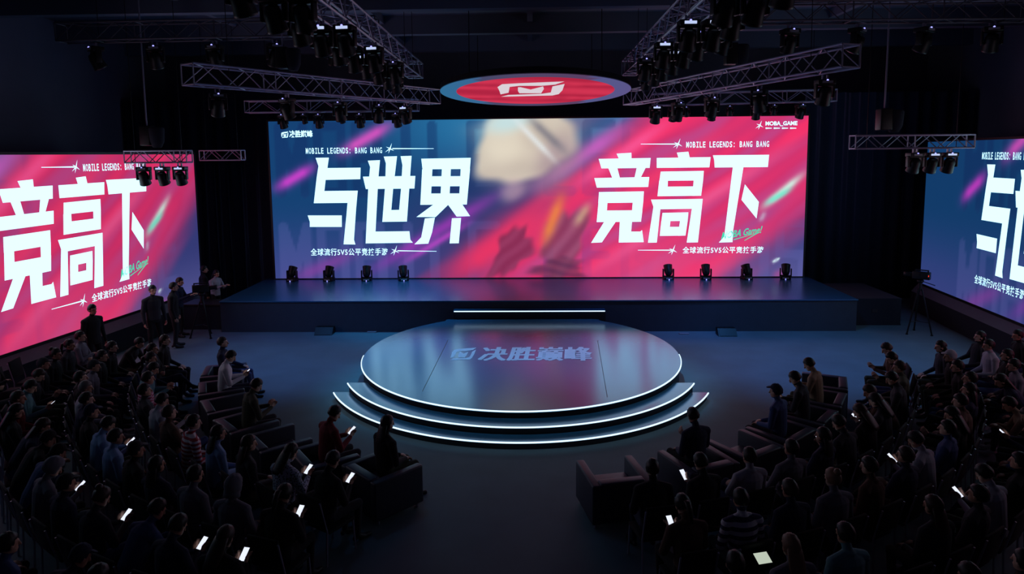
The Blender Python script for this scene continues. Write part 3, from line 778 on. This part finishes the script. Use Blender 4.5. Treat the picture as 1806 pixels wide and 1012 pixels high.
tripod_camera(at(1618, 588, 0), .8, 'video camera on a black tripod in front of the blue side screen', 1.55)
tripod_camera(at(360, 594, 0), -1.1, 'video camera on a taped tripod before the stage end, beside the crew', 1.3, False)

# ------------------------------------------------------------------ people
def loft(bm, rings, seg=16):
    """rings: (centre, x radius, second radius, direction of the second radius)"""
    R = []
    for c, rx, ry, d in rings:
        c = Vector(c); d = Vector(d).normalized()
        R.append([bm.verts.new(c+Vector((1, 0, 0))*rx*math.cos(2*PI*k/seg)+d*ry*math.sin(2*PI*k/seg)) for k in range(seg)])
    for A, B_ in zip(R[:-1], R[1:]):
        for k in range(seg): bm.faces.new((A[k], A[(k+1) % seg], B_[(k+1) % seg], B_[k]))
    bm.faces.new(R[0][::-1]); bm.faces.new(R[-1])
def capsule(bm, p, q, r0, r1, seg=10):
    p, q = Vector(p), Vector(q); d = (q-p); L = d.length; d = d/L if L > 1e-6 else Vector((0, 0, 1)); x, y = frame_of(d)
    prof = [(p-d*r0*math.cos(a), r0*math.sin(a)) for a in (.25, .8, 1.3)] + [(q+d*r1*math.cos(a), r1*math.sin(a)) for a in (1.3, .8, .25)]
    R = [[bm.verts.new(c+(x*math.cos(2*PI*k/seg)+y*math.sin(2*PI*k/seg))*r) for k in range(seg)] for c, r in prof]
    for A, B_ in zip(R[:-1], R[1:]):
        for k in range(seg): bm.faces.new((A[k], A[(k+1) % seg], B_[(k+1) % seg], B_[k]))
    bm.faces.new(R[0][::-1]); bm.faces.new(R[-1])
def ellipsoid(bm, c, r, M=None, seg=16):
    rr = bmesh.ops.create_uvsphere(bm, u_segments=seg, v_segments=12, radius=1.0)
    for v in rr['verts']:
        v.co = Vector((v.co.x*r[0], v.co.y*r[1], v.co.z*r[2]))
        v.co = (M @ v.co if M is not None else v.co) + Vector(c)
SKIN, TOP, LEG, SHOE, DARK = 0, 1, 2, 3, 4
class Figure: pass
_figs = {}
def figure(pose):
    """one continuous body, facing +y, standing on z=0 (or seated on a 0.45 m seat); returns mesh and head matrix"""
    if pose in _figs: return _figs[pose]
    bm = BM(); bones = []
    def limb(p, q, r0, r1, t): capsule(bm, p, q, r0, r1); bones.append((Vector(p), Vector(q), r0, r1, t))
    standing = pose.startswith('stand')
    lean = {'lap': .05, 'phone': .12, 'onehand': .02, 'forward': .55, 'crossed': -.06, 'back': -.12, 'stand': 0, 'stand_reach': .06}[pose]
    nod = {'lap': .08, 'phone': .5, 'onehand': .38, 'forward': .25, 'crossed': .0, 'back': .0, 'stand': .05, 'stand_reach': .15}[pose]
    hip = Vector((0, 0, .90)) if standing else Vector((0, -.06, .555))
    R = Matrix.Rotation(-lean, 3, 'X')
    def up(x, y, z): return hip + R @ Vector((x, y, z))
    fw = R @ Vector((0, 1, 0))
    # torso
    rings = [(hip+Vector((0, 0, -.09)), .13, .10, (0, 1, 0)), (hip+Vector((0, 0, -.02)), .17, .125, (0, 1, 0)), (up(0, -.01, .10), .168, .128, fw), (up(0, -.015, .22), .166, .124, fw),
             (up(0, -.01, .34), .185, .132, fw), (up(0, -.015, .44), .19, .124, fw), (up(0, -.02, .50), .15, .09, fw), (up(0, -.015, .54), .08, .065, fw)]
    loft(bm, rings)
    for a, b_ in zip(rings[:-1], rings[1:]): bones.append((Vector(a[0]), Vector(b_[0]), .14, .14, TOP if a is not rings[0] else LEG))
    # neck and head
    nb = up(0, -.02, .52); nt_ = up(0, .005, .595); limb(nb, nt_, .058, .052, SKIN)
    HR = Matrix.Rotation(-(lean*.5+nod), 3, 'X')
    hc = nt_ + HR @ Vector((0, .02, .105))
    def hp(x, y, z): return hc + HR @ Vector((x, y, z))
    ellipsoid(bm, hc + HR @ Vector((0, -.01, .02)), (.075, .094, .10), HR)
    ellipsoid(bm, hp(0, .015, -.05), (.058, .07, .068), HR)
    capsule(bm, hp(0, .06, -.085), hp(0, .064, -.08), .026, .022)
    capsule(bm, hp(0, .088, .012), hp(0, .108, -.030), .010, .015)
    for s in (-1, 1):
        ellipsoid(bm, hp(s*.077, -.005, -.01), (.012, .022, .032), HR, 8)
        capsule(bm, hp(s*.018, .082, .028), hp(s*.045, .072, .026), .010, .008)
        capsule(bm, hp(s*.004, .084, -.058), hp(s*.02, .079, -.057), .010, .007)
    ellipsoid(bm, up(0, -.022, .535), (.074, .072, .042), R); bones.append((up(-.03, -.022, .53), up(.03, -.022, .53), .062, .062, TOP))
    bones.append((hp(0, 0, -.06), hp(0, 0, .04), .09, .09, SKIN))
    bones.append((hp(0, .07, -.08), hp(0, .1, 0), .03, .03, SKIN))
    # legs
    for s in (-1, 1):
        if standing:
            h0 = Vector((s*.09, 0, .86)); kn = Vector((s*(.10+.02), .03, .48)); an = Vector((s*.12, -.02, .09)); toe = Vector((s*.145, .17, .035))
        else:
            h0 = Vector((s*.09, -.04, .54)); kn = Vector((s*.125, .39, .545)); an = Vector((s*.125, .36, .10)); toe = Vector((s*.145, .55, .035))
            if pose == 'back': an = Vector((s*.12, .46, .10)); toe = Vector((s*.15, .64, .05))
            if pose == 'forward': kn = Vector((s*.17, .38, .545)); an = Vector((s*.16, .33, .10)); toe = Vector((s*.19, .53, .035))
            if pose == 'crossed' and s > 0: kn = Vector((.03, .42, .66)); an = Vector((-.21, .56, .36)); toe = Vector((-.27, .74, .30))
        limb(h0, kn, .092, .062, LEG); limb(kn, an, .060, .040, LEG)
        limb(an, an.lerp(toe, .4)+Vector((0, 0, -.02)), .044, .042, SHOE); limb(an.lerp(toe, .25)+Vector((0, 0, -.035)), toe, .042, .034, SHOE)
        limb(an, an+(an-toe).normalized()*.05+Vector((0, 0, -.045)), .036, .034, SHOE)
    # arms and hands
    for s in (-1, 1):
        sh = up(s*.185, -.015, .455)
        if pose == 'phone': el = up(s*.25, .08, .20); wr = Vector((s*.07, .30, .80))
        elif pose == 'onehand':
            if s > 0: el = up(s*.25, .06, .20); wr = Vector((.07, .31, .82))
            else: el = up(s*.25, .0, .17); wr = Vector((-.12, .22, .655))
        elif pose == 'lap': el = up(s*.25, .02, .18); wr = Vector((s*.085, .24, .66))
        elif pose == 'forward': el = Vector((s*.20, .30, .68)); wr = Vector((s*.06, .45, .76))
        elif pose == 'crossed': el = up(s*.25, .06, .22); wr = up(-s*.05, .19, .24+.03*s)
        elif pose == 'back': el = up(s*.29, .02, .20); wr = Vector((s*.20, .23, .665))
        elif pose == 'stand': el = up(s*.24, -.02, .18); wr = up(s*.25, .05, -.07)
        else: el = up(s*.25, .10, .22); wr = up(s*.13, .36, .34)
        limb(sh, el, .070, .055, TOP); limb(el, wr, .053, .036, TOP)
        limb(up(s*.06, -.02, .505), sh, .062, .074, TOP)
        d = (wr-el).normalized()
        if pose == 'forward': d = Vector((-s*.5, .6, .1)).normalized()
        if pose in ('lap', 'back'): d = Vector((-s*.25, .85, -.12)).normalized()
        if pose == 'crossed': d = Vector((-s*.95, .1, .1)).normalized()
        if pose == 'phone' or (pose == 'onehand' and s > 0): d = Vector((-s*.25, .55, .55)).normalized()
        lat = d.cross(Vector((0, 0, 1))).normalized()
        if pose in ('phone',) or (pose == 'onehand' and s > 0): lat = Vector((s*.25, -.5, .8)); lat = (lat-d*lat.dot(d)).normalized()
        if pose == 'stand': lat = Vector((0, 1, 0))
        nrm = d.cross(lat).normalized()
        if nrm.z > 0: nrm = -nrm
        if pose == 'stand': nrm = Vector((-s, 0, 0))
        palm0 = wr + d*.015; palm1 = wr + d*.075
        for k in (-1, 0, 1):
            limb(palm0+lat*k*.012, palm1+lat*k*.024, .017, .014, SKIN)
        for k, ln in zip((-1.5, -.5, .5, 1.5), (.055, .072, .078, .068) if s > 0 else (.068, .078, .072, .055)):
            f0 = palm1 + lat*k*.022; f1 = f0 + (d*.85+nrm*.45).normalized()*ln*.55 + lat*k*.002; f2 = f1 + (d*.45+nrm*.85).normalized()*ln*.5
            limb(f0, f1, .0095, .0088, SKIN); limb(f1, f2, .0088, .008, SKIN)
        side = lat*(-s if pose not in ('stand',) else 1)
        t0 = palm0+d*.015+side*.024; t1 = t0+(side*.7+d*.7).normalized()*.035; t2 = t1+(d*.9+nrm*.4).normalized()*.03
        limb(t0, t1, .012, .010, SKIN); limb(t1, t2, .010, .009, SKIN)
    me = bpy.data.meshes.new('tmp'); bmesh.ops.recalc_face_normals(bm, faces=bm.faces); bm.to_mesh(me); bm.free()
    o = bpy.data.objects.new('tmp', me); COL.objects.link(o)
    m = o.modifiers.new('r', 'REMESH'); m.mode = 'VOXEL'; m.voxel_size = .0085; m.adaptivity = 0
    m = o.modifiers.new('s', 'SMOOTH'); m.iterations = 2; m.factor = .5
    dg = bpy.context.evaluated_depsgraph_get(); out = bpy.data.meshes.new_from_object(o.evaluated_get(dg))
    bpy.data.objects.remove(o); bpy.data.meshes.remove(me)
    n = len(out.polygons); C_ = np.empty(n*3); out.polygons.foreach_get('center', C_); C_ = C_.reshape(n, 3)
    best = np.full(n, 1e9); idx = np.zeros(n, np.int32)
    for p, q, r0, r1, t in bones:
        p_, q_ = np.array(p), np.array(q); d = q_-p_; tt = np.clip(((C_-p_)@d)/max(1e-9, d@d), 0, 1)
        dist = np.linalg.norm(C_-p_-tt[:, None]*d, axis=1)-(r0+(r1-r0)*tt)
        w = dist < best; best[w] = dist[w]; idx[w] = t
    for s in (-1, 1):                                   # eyes, brows and mouth
        e = np.array(hp(s*.032, .082, .012)); idx[np.linalg.norm((C_-e), axis=1) < .0105] = DARK
    e = np.array(hp(0, .09, -.062)); idx[(np.linalg.norm((C_-e)*np.array([.45, 1, 1.6]), axis=1) < .011)] = DARK
    out.materials.clear()
    for i in range(5): out.materials.append(M_feature)
    out.polygons.foreach_set('material_index', idx); out.polygons.foreach_set('use_smooth', np.ones(n, bool))
    out.name = 'person_body'
    f = Figure(); f.me = out; f.HM = Matrix.Translation(hc) @ HR.to_4x4(); f.n = n
    f.hold = Vector((0, .385, .865)) if pose == 'phone' else Vector((.02, .40, .885))
    f.hold = Vector((.0, .375, .872)) if pose == 'phone' else Vector((.035, .395, .90))
    f.back = up(0, -.15, .45)
    _figs[pose] = f
    return f
_hair = {}
def hair(pose, style):
    k = (pose, style)
    if k in _hair: return _hair[k]
    f = figure(pose); b = BM()
    rr = bmesh.ops.create_uvsphere(b, u_segments=28, v_segments=18, radius=1.0)
    big = 1.18 if style in ('hat', 'hood') else 1.0
    rj = random.Random(3)
    for v in rr['verts']:
        x, y, z = v.co
        face = max(0, min(1, (y-.25)/.35))*max(0, min(1, (.42-z)/.25))      # pull the hair away from the face
        lowb = max(0, min(1, (-.45-z)/.3))
        s = 1-.28*face-(.0 if style in ('long', 'hood') else .22*lowb)
        w = 1.03+.035*math.sin(11*x+9*z)*math.cos(10*y)+.025*math.sin(23*x-17*y+5*z)
        v.co = Vector((x*.0845*s*w*big, y*.106*s*w*big-.014, z*.112*s*w*big+.022))
    if style == 'long':
        loft(b, [((0, -.055, .03), .075, .05, (0, 1, 0)), ((0, -.085, -.06), .088, .038, (0, 1, 0)), ((0, -.105, -.16), .095, .034, (0, 1, 0)), ((0, -.125, -.26), .085, .026, (0, 1, 0)), ((0, -.13, -.31), .05, .014, (0, 1, 0))], 14)
    if style == 'bun':
        ellipsoid(b, (0, -.09, .11), (.045, .045, .045), None, 12)
    if style == 'tail':
        loft(b, [((0, -.10, .05), .03, .03, (0, 1, 0)), ((0, -.15, .02), .035, .03, (0, 1, 0)), ((0, -.16, -.08), .032, .028, (0, 1, 0)), ((0, -.145, -.2), .012, .012, (0, 1, 0))], 10)
    if style == 'cap':
        loft(b, [((0, .05, .075), .07, .05, (0, 1, 0)), ((0, .1, .068), .062, .045, (0, 1, 0)), ((0, .1, .06), .062, .045, (0, 1, 0))], 14)
    if style == 'hood':
        loft(b, [((0, -.05, -.10), .11, .085, (0, 1, 0)), ((0, -.04, -.03), .10, .085, (0, 1, 0))], 16)
    bmesh.ops.transform(b, matrix=f.HM, verts=b.verts)
    bmesh.ops.recalc_face_normals(b, faces=b.faces)
    me = bpy.data.meshes.new('hair'); b.to_mesh(me); b.free(); me.materials.append(None)
    for p in me.polygons: p.use_smooth = True
    _hair[k] = me; return me
CLOTH = {
 'black': mat('cloth_black', (26, 26, 31), .9), 'charcoal': mat('cloth_charcoal', (50, 50, 58), .9), 'navy': mat('cloth_navy', (30, 36, 66), .9),
 'grey': mat('cloth_grey', (112, 112, 124), .9), 'light grey': mat('cloth_light_grey', (168, 168, 180), .9), 'white': mat('cloth_white', (214, 214, 222), .85),
 'pale blue': mat('cloth_pale_blue', (128, 160, 205), .9), 'dark red': mat('cloth_dark_red', (118, 22, 34), .9), 'brown': mat('cloth_brown', (96, 70, 58), .95),
 'tan': mat('cloth_tan', (150, 128, 104), .9), 'teal': mat('cloth_teal', (96, 140, 150), .9), 'denim blue': mat('cloth_denim', (62, 82, 130), .9),
 'purple': mat('cloth_purple', (120, 96, 160), .9), 'olive': mat('cloth_olive', (74, 76, 60), .9),
 'red striped': pattern_mat('cloth_red_striped', 'stripes', (170, 28, 52), (226, 214, 220), 5), 'pink striped': pattern_mat('cloth_pink_striped', 'stripes', (216, 178, 200), (176, 52, 92), 6),
 'navy striped': pattern_mat('cloth_navy_striped', 'stripes', (32, 38, 84), (206, 206, 220), 3.2), 'spotted': pattern_mat('cloth_spotted', 'spots', (36, 40, 58), (190, 198, 220), 38),
}
SKINS = [mat('skin_a', (206, 160, 136), .55), mat('skin_b', (190, 142, 118), .55), mat('skin_c', (216, 174, 152), .55)]
HAIRS = {'black': mat('hair_black', (16, 14, 16), .5), 'brown': mat('hair_brown', (52, 36, 28), .5), 'grey': mat('hair_grey', (120, 114, 112), .6), 'fair': mat('hair_fair', (140, 108, 86), .55)}
M_feature = mat('face_feature', (52, 30, 30), .5)
SHOES = [mat('shoe_white', (190, 190, 196), .6), mat('shoe_black', (22, 22, 24), .5)]
def person(loc, rz, pose, top, legs='black', hstyle='short', hcol='black', label='', group=None, shoe=1, skin=0, cat='person', scale=1.0):
    f = figure(pose)
    r = empty('person', loc, rz, label, cat, group); r.scale = (scale,)*3
    o = bpy.data.objects.new('body', f.me); COL.objects.link(o); o.parent = r
    for i, m in enumerate((SKINS[skin], CLOTH[top], CLOTH[legs], SHOES[shoe], M_feature)):
        o.material_slots[i].link = 'OBJECT'; o.material_slots[i].material = m
    h = bpy.data.objects.new({'hat': 'hat', 'cap': 'cap', 'hood': 'hood'}.get(hstyle, 'hair'), hair(pose, hstyle)); COL.objects.link(h); h.parent = r
    h.material_slots[0].link = 'OBJECT'; h.material_slots[0].material = CLOTH[hcol] if hcol in CLOTH and hstyle in ('hat', 'cap', 'hood') else HAIRS[hcol if hcol in HAIRS else 'black']
    return r

# ------------------------------------------------------------------ seating
def armchair_proto():
    r = empty('armchair')
    b = BM(); box(b, (-.31, -.30, .24), (.31, .36, .415), .03); obj('seat_cushion', b, M_leather, r, True)
    b = BM(); box(b, (-.43, -.40, .07), (.43, .35, .25), .015); obj('base', b, M_leather, r, True)
    b = BM(); box(b, (-.33, -.42, .22), (.33, -.26, .66), .03); obj('backrest', b, M_leather, r, True)
    for s in (-1, 1):
        b = BM(); box(b, (s*.38-.065, -.42, .07), (s*.38+.065, .42, .64), .025); obj('armrest', b, M_leather, r, True)
    for sx in (-1, 1):
        for sy in (-1, 1):
            b = BM(); tube(b, (sx*.38, sy*.34, 0), (sx*.38, sy*.34, .08), .022, 8); obj('foot', b, M_steel, r)
    return r
def chair_proto():
    r = empty('chair')
    b = BM(); box(b, (-.22, -.20, .40), (.22, .24, .445), .018); obj('seat', b, M_chair, r, True)
    b = BM(); box(b, (-.21, -.015, .0), (.21, .015, .40), .012, M=Matrix.Translation((0, -.255, .52)) @ Matrix.Rotation(math.radians(9), 4, 'X')); obj('backrest', b, M_chair, r, True)
    for sx in (-1, 1):
        b = BM(); tube(b, (sx*.21, .21, .41), (sx*.22, .23, 0), .012); obj('leg', b, M_steel, r)
        b = BM(); path_tube(b, [(sx*.22, -.335, .88), (sx*.22, -.235, .46), (sx*.22, -.26, 0)], .012); obj('leg', b, M_steel, r)
    return r
AC, CH = armchair_proto(), chair_proto(); used = {}
def place(proto, loc, rz, label, cat, group):
    o = copy_tree(proto) if used.get(proto.name) else proto
    used[proto.name] = True
    o.location = loc; o.rotation_euler = (0, 0, rz); tag(o, label, cat, group); return o
C0 = Vector((-.27, 15.83, 0))
# who is told apart in the photo: place on the photo, top, pose, hair style, hair colour, words
NOTE = [
 (395, 640, 'white', 'phone', 'short', 'black', 0), (567, 785, 'dark red', 'phone', 'short', 'black', 0), (672, 818, 'black', 'lap', 'long', 'black', 0),
 (487, 850, 'spotted', 'forward', 'long', 'black'), (620, 862, 'black', 'lap', 'short', 'black'), (575, 885, 'charcoal', 'lap', 'hat', 'purple'),
 (330, 775, 'red striped', 'lap', 'short', 'black'), (302, 690, 'pink striped', 'lap', 'short', 'black'), (228, 780, 'pale blue', 'lap', 'short', 'black'),
 (122, 805, 'pale blue', 'phone', 'short', 'black'), (232, 660, 'teal', 'phone', 'short', 'black'), (90, 735, 'dark red', 'lap', 'short', 'brown'),
 (95, 830, 'grey', 'lap', 'hat', 'grey'), (200, 690, 'grey', 'lap', 'cap', 'charcoal'), (358, 892, 'grey', 'lap', 'short', 'black'), (408, 915, 'grey', 'lap', 'hood', 'grey'),
 (205, 985, 'denim blue', 'forward', 'short', 'black'), (35, 945, 'denim blue', 'lap', 'short', 'black'), (430, 800, 'charcoal', 'lap', 'long', 'brown'),
 (270, 735, 'light grey', 'onehand', 'short', 'black'), (185, 620, 'black', 'lap', 'short', 'black'), (345, 800, 'pale blue', 'lap', 'long', 'black'), (190, 720, 'navy', 'lap', 'short', 'black'),
 (20, 700, 'teal', 'phone', 'short', 'black'), (115, 710, 'light grey', 'lap', 'short', 'grey'), (300, 960, 'navy', 'lap', 'short', 'black'), (430, 700, 'olive', 'phone', 'short', 'black'),
 (1255, 790, 'navy', 'onehand', 'short', 'black', 0), (1110, 890, 'black', 'lap', 'short', 'black'), (1198, 885, 'brown', 'lap', 'tail', 'black'), (1275, 850, 'black', 'onehand', 'short', 'black'),
 (1322, 925, 'navy striped', 'lap', 'short', 'black'), (1400, 830, 'grey', 'back', 'short', 'black'), (1452, 865, 'grey', 'lap', 'bun', 'fair'), (1515, 860, 'brown', 'lap', 'short', 'black'),
 (1612, 800, 'light grey', 'phone', 'short', 'black'), (1388, 990, 'grey', 'lap', 'long', 'fair'), (1715, 870, 'light grey', 'lap', 'short', 'black'), (1788, 790, 'pale blue', 'lap', 'long', 'brown'),
 (1445, 680, 'tan', 'phone', 'short', 'black'), (1530, 680, 'charcoal', 'phone', 'short', 'black'), (1565, 650, 'black', 'phone', 'short', 'black'), (1655, 640, 'charcoal', 'lap', 'long', 'black'),
 (1693, 655, 'black', 'lap', 'cap', 'light grey'), (1745, 620, 'light grey', 'lap', 'short', 'black'), (1775, 665, 'grey', 'lap', 'tail', 'black'), (1490, 960, 'teal', 'lap', 'short', 'black'),
 (1335, 790, 'light grey', 'crossed', 'short', 'black'), (1560, 735, 'charcoal', 'lap', 'long', 'black'), (1655, 735, 'brown', 'lap', 'short', 'black'), (1780, 740, 'tan', 'forward', 'short', 'black'),
]
PHONES = [(425, 700), (412, 640), (260, 742), (175, 815), (230, 872), (522, 912), (377, 962), (441, 985), (577, 943), (152, 778), (638, 862), (590, 788), (10, 765),
          (1420, 677), (1510, 680), (1402, 714), (1483, 716), (1585, 795), (1240, 862), (1155, 932), (1660, 868), (1437, 740), (1477, 755), (1720, 750)]
seats = []
def side_ok(p):
    # distance to the two side screens' plinths
    dl = (p-Vector((LX, LY, 0))).dot(Vector((-ld.y, ld.x, 0))); dr = (p-Vector((RX, RY, 0))).dot(Vector((rd.y, -rd.x, 0)))
    return abs(dl) > .75 and abs(dr) > .75 and p.x > LX-2.3 and p.x < RX
lim = [(0, 6.65), (1, 7.9), (2, 8.85), (3, 9.8), (4, 10.75), (5, 11.7)]
for side in ('pink', 'blue'):
    for row, r in lim:
        if row == 0: step = math.degrees((1.08 if side == 'pink' else .98)/r)
        else: step = math.degrees(.68/r)
        a = 252.8-(0 if row == 0 else .5) if side == 'pink' else 282.5+(0 if row == 0 else .5)
        amin = {0: 196.5, 1: 192, 2: 188, 3: 185.5, 4: 184, 5: 184, 6: 185}[row]; amax = {0: 337, 1: 343, 2: 347, 3: 351, 4: 354, 5: 353, 6: 350}[row]
        n = 0
        while (a > amin if side == 'pink' else a < amax):
            ar = math.radians(a); p = C0+Vector((r*math.cos(ar), r*math.sin(ar), 0))
            cam_ok = True
            f = (C0-p).normalized(); face = math.atan2(f.y, f.x)
            if side == 'pink' and row < 2 and a > 226: face -= math.radians(26 if row == 0 else 14)*min(1, (a-226)/16)
            q = p+Vector((0, 0, 1.1)); dd = q-Vector((0, 0, CAM_H)); zc = dd.dot(CF)
            u = IMG_W/2+FOC*dd.dot(CR)/zc; v = IMG_H/2+SHY-FOC*dd.dot(CU)/zc
            if side_ok(p) and -60 < u < IMG_W+60 and v < IMG_H+45:
                seats.append(dict(side=side, row=row, n=n, p=p, face=face, u=u, v=v))
            if side == 'blue' and row == 0 and n == 0: a += 3.6       # a gap beside the empty armchair
            a += -step if side == 'pink' else step; n += 1
for s in seats: s['note'] = None
free = set(range(len(seats)))
for nt in NOTE:
    cand = [(math.hypot(seats[i]['u']-nt[0], (seats[i]['v']+10-nt[1])*1.3), i) for i in free if len(nt) < 7 or seats[i]['row'] == nt[6]]
    d_, i = min(cand)
    if d_ < 80: seats[i]['note'] = nt; free.discard(i)
for u, v in PHONES:
    best = None
    for i, s in enumerate(seats):
        if s.get('phone'): continue
        q = s['p']+Vector((math.cos(s['face']), math.sin(s['face']), 0))*.37+Vector((0, 0, .87)); dd = q-Vector((0, 0, CAM_H)); zc = dd.dot(CF)
        d_ = math.hypot(IMG_W/2+FOC*dd.dot(CR)/zc-u, IMG_H/2+SHY-FOC*dd.dot(CU)/zc-v)
        if s['note'] and s['note'][3] in ('phone', 'onehand'): d_ *= .6
        if best is None or d_ < best[0]: best = (d_, i)
    seats[best[1]]['phone'] = True
EMPTY_ = {('blue', 0, 0)}
NAMES_ROW = ['front row of armchairs', 'second row', 'third row', 'fourth row', 'fifth row', 'sixth row', 'seventh row']
M_screen = emit('phone_screen', (226, 232, 250), 1.15); M_phone = mat('phone_case', (26, 26, 30), .4)
def phone(mtx, label, w=.075, h=.155, name='smartphone', cat='phone', m=None):
    o = empty(name, (0, 0, 0), 0, label, cat, 'lit phones in the audience')
    o.matrix_world = mtx
    b = BM(); box(b, (-w/2, -h/2, -.006), (w/2, h/2, .003), .003); obj('case', b, M_phone, o)
    b = BM(); box(b, (-w/2+.004, -h/2+.006, .003), (w/2-.004, h/2-.006, .0045)); obj('display', b, m or M_screen, o)
    return o
TOPS = ['black']*9+['charcoal']*6+['navy']*3+['brown', 'grey', 'olive', 'denim blue']
noun = {'spotted': 'coat', 'white': 'shirt', 'pale blue': 'shirt', 'navy striped': 'sweater', 'red striped': 'jacket', 'pink striped': 'jacket', 'light grey': 'shirt'}
for s in seats:
    where = '%s of %s-screen block, %s from the aisle' % (NAMES_ROW[s['row']], s['side'], ORD[s['n']])
    rz = s['face']-PI/2
    if s['row'] == 0: place(AC, s['p'], rz, 'dark square armchair in the %s' % where, 'armchair', 'front row armchairs')
    else: place(CH, s['p'], rz, 'black padded chair in the %s' % where, 'chair', 'audience chairs')
    if (s['side'], s['row'], s['n']) in EMPTY_: continue
    nt = s['note']
    if nt: top, pose, hs, hc = nt[2:6]
    else:
        if s['row'] > 0 and rnd.random() < .04: continue
        if s['row'] == 0 and rnd.random() < .3: continue
        top = rnd.choice(TOPS); pose = rnd.choice(['lap', 'lap', 'crossed', 'back', 'forward', 'onehand', 'phone'] if s['row'] else ['lap', 'crossed', 'back', 'lap'])
        hs = rnd.choice(['short', 'short', 'short', 'long', 'long', 'tail', 'bun', 'cap']); hc = rnd.choice(['black']*5+['brown']*2)
        if hs == 'cap': hc = rnd.choice(['black', 'navy', 'charcoal'])
    if s.get('phone') and pose not in ('phone', 'onehand'): pose = 'phone'
    hw_ = {'long': 'long %s hair' % hc, 'tail': '%s ponytail' % hc, 'bun': '%s hair bun' % hc, 'cap': '%s cap' % hc, 'hat': '%s knitted hat' % hc, 'hood': 'hood up'}.get(hs, '')
    lab = 'person in %s %s, %s' % (top, noun.get(top, 'jacket'), where.replace('row of armchairs', 'armchair row'))
    if s['row']: z = -.005
    else: z = -.015
    fwd_ = Vector((math.cos(s['face']), math.sin(s['face']), 0))*(.12 if s['row'] == 0 else .0)
    pr = person(s['p']+fwd_+Vector((0, 0, z)), rz+rnd.uniform(-.12, .12), pose, top, rnd.choice(['black', 'black', 'charcoal', 'navy', 'denim blue', 'olive']), hs, hc, lab,
                'audience in the %s-screen block' % s['side'], rnd.choice([0, 1, 1]), rnd.choice([0, 1, 2]))
    if s.get('phone'):
        f = figure(pose); pm = Matrix.Translation(pr.location) @ Matrix.Rotation(pr.rotation_euler[2], 4, 'Z') @ Matrix.Translation(f.hold) @ Matrix.Rotation(math.radians(38), 4, 'X')
        phone(pm, 'lit phone held in the %s' % where.replace('row of armchairs', 'armchair row'))
# the bright tablet at the front of the picture, on a knee
best = min((math.hypot(s['u']-1330, s['v']-990), i) for i, s in enumerate(seats) if not s.get('phone'))
p = at(1345, 984, .80)
phone(Matrix.Translation(p) @ Matrix.Rotation(.25, 4, 'Z') @ Matrix.Rotation(math.radians(25), 4, 'X'), 'large bright tablet with a pale page, held low among the blue-screen seats', .17, .14, 'tablet', 'tablet', emit('tablet_page', (214, 226, 206), .75))

# ------------------------------------------------------------------ crew standing beside the pink screen
G = 'crew beside the pink side screen'
def stand(u, v_head, h, z0, rz, top, pose, hs, hc, label, scale=None):
    p = at(u, v_head, h+z0); person((p.x, p.y, z0), rz, pose, top, 'black', hs, hc, label, G, 1, rnd.choice([0, 1]), scale=h/1.68)
stand(161, 540, 1.74, 0, -1.9, 'black', 'stand', 'short', 'black', 'person in black standing close before the pink screen, nearest the seats')
stand(268, 506, 1.82, 0, -2.2, 'charcoal', 'stand', 'short', 'black', 'person in dark clothes standing under the pink screen, facing the seats')
stand(304, 501, 1.76, 0, -1.2, 'black', 'stand', 'short', 'black', 'person standing before the lower end of pink screen, in front of the camera crew')
stand(312, 492, 1.70, 0, -1.5, 'navy', 'stand_reach', 'short', 'black', 'camera operator reaching forward behind the taped tripod')
stand(358, 471, 1.74, 0, -1.0, 'black', 'stand', 'short', 'black', 'tall person in black standing behind the equipment desk')
stand(378, 478, 1.62, 0, -1.9, 'light grey', 'stand_reach', 'long', 'black', 'person in pale shirt leaning over the equipment desk')
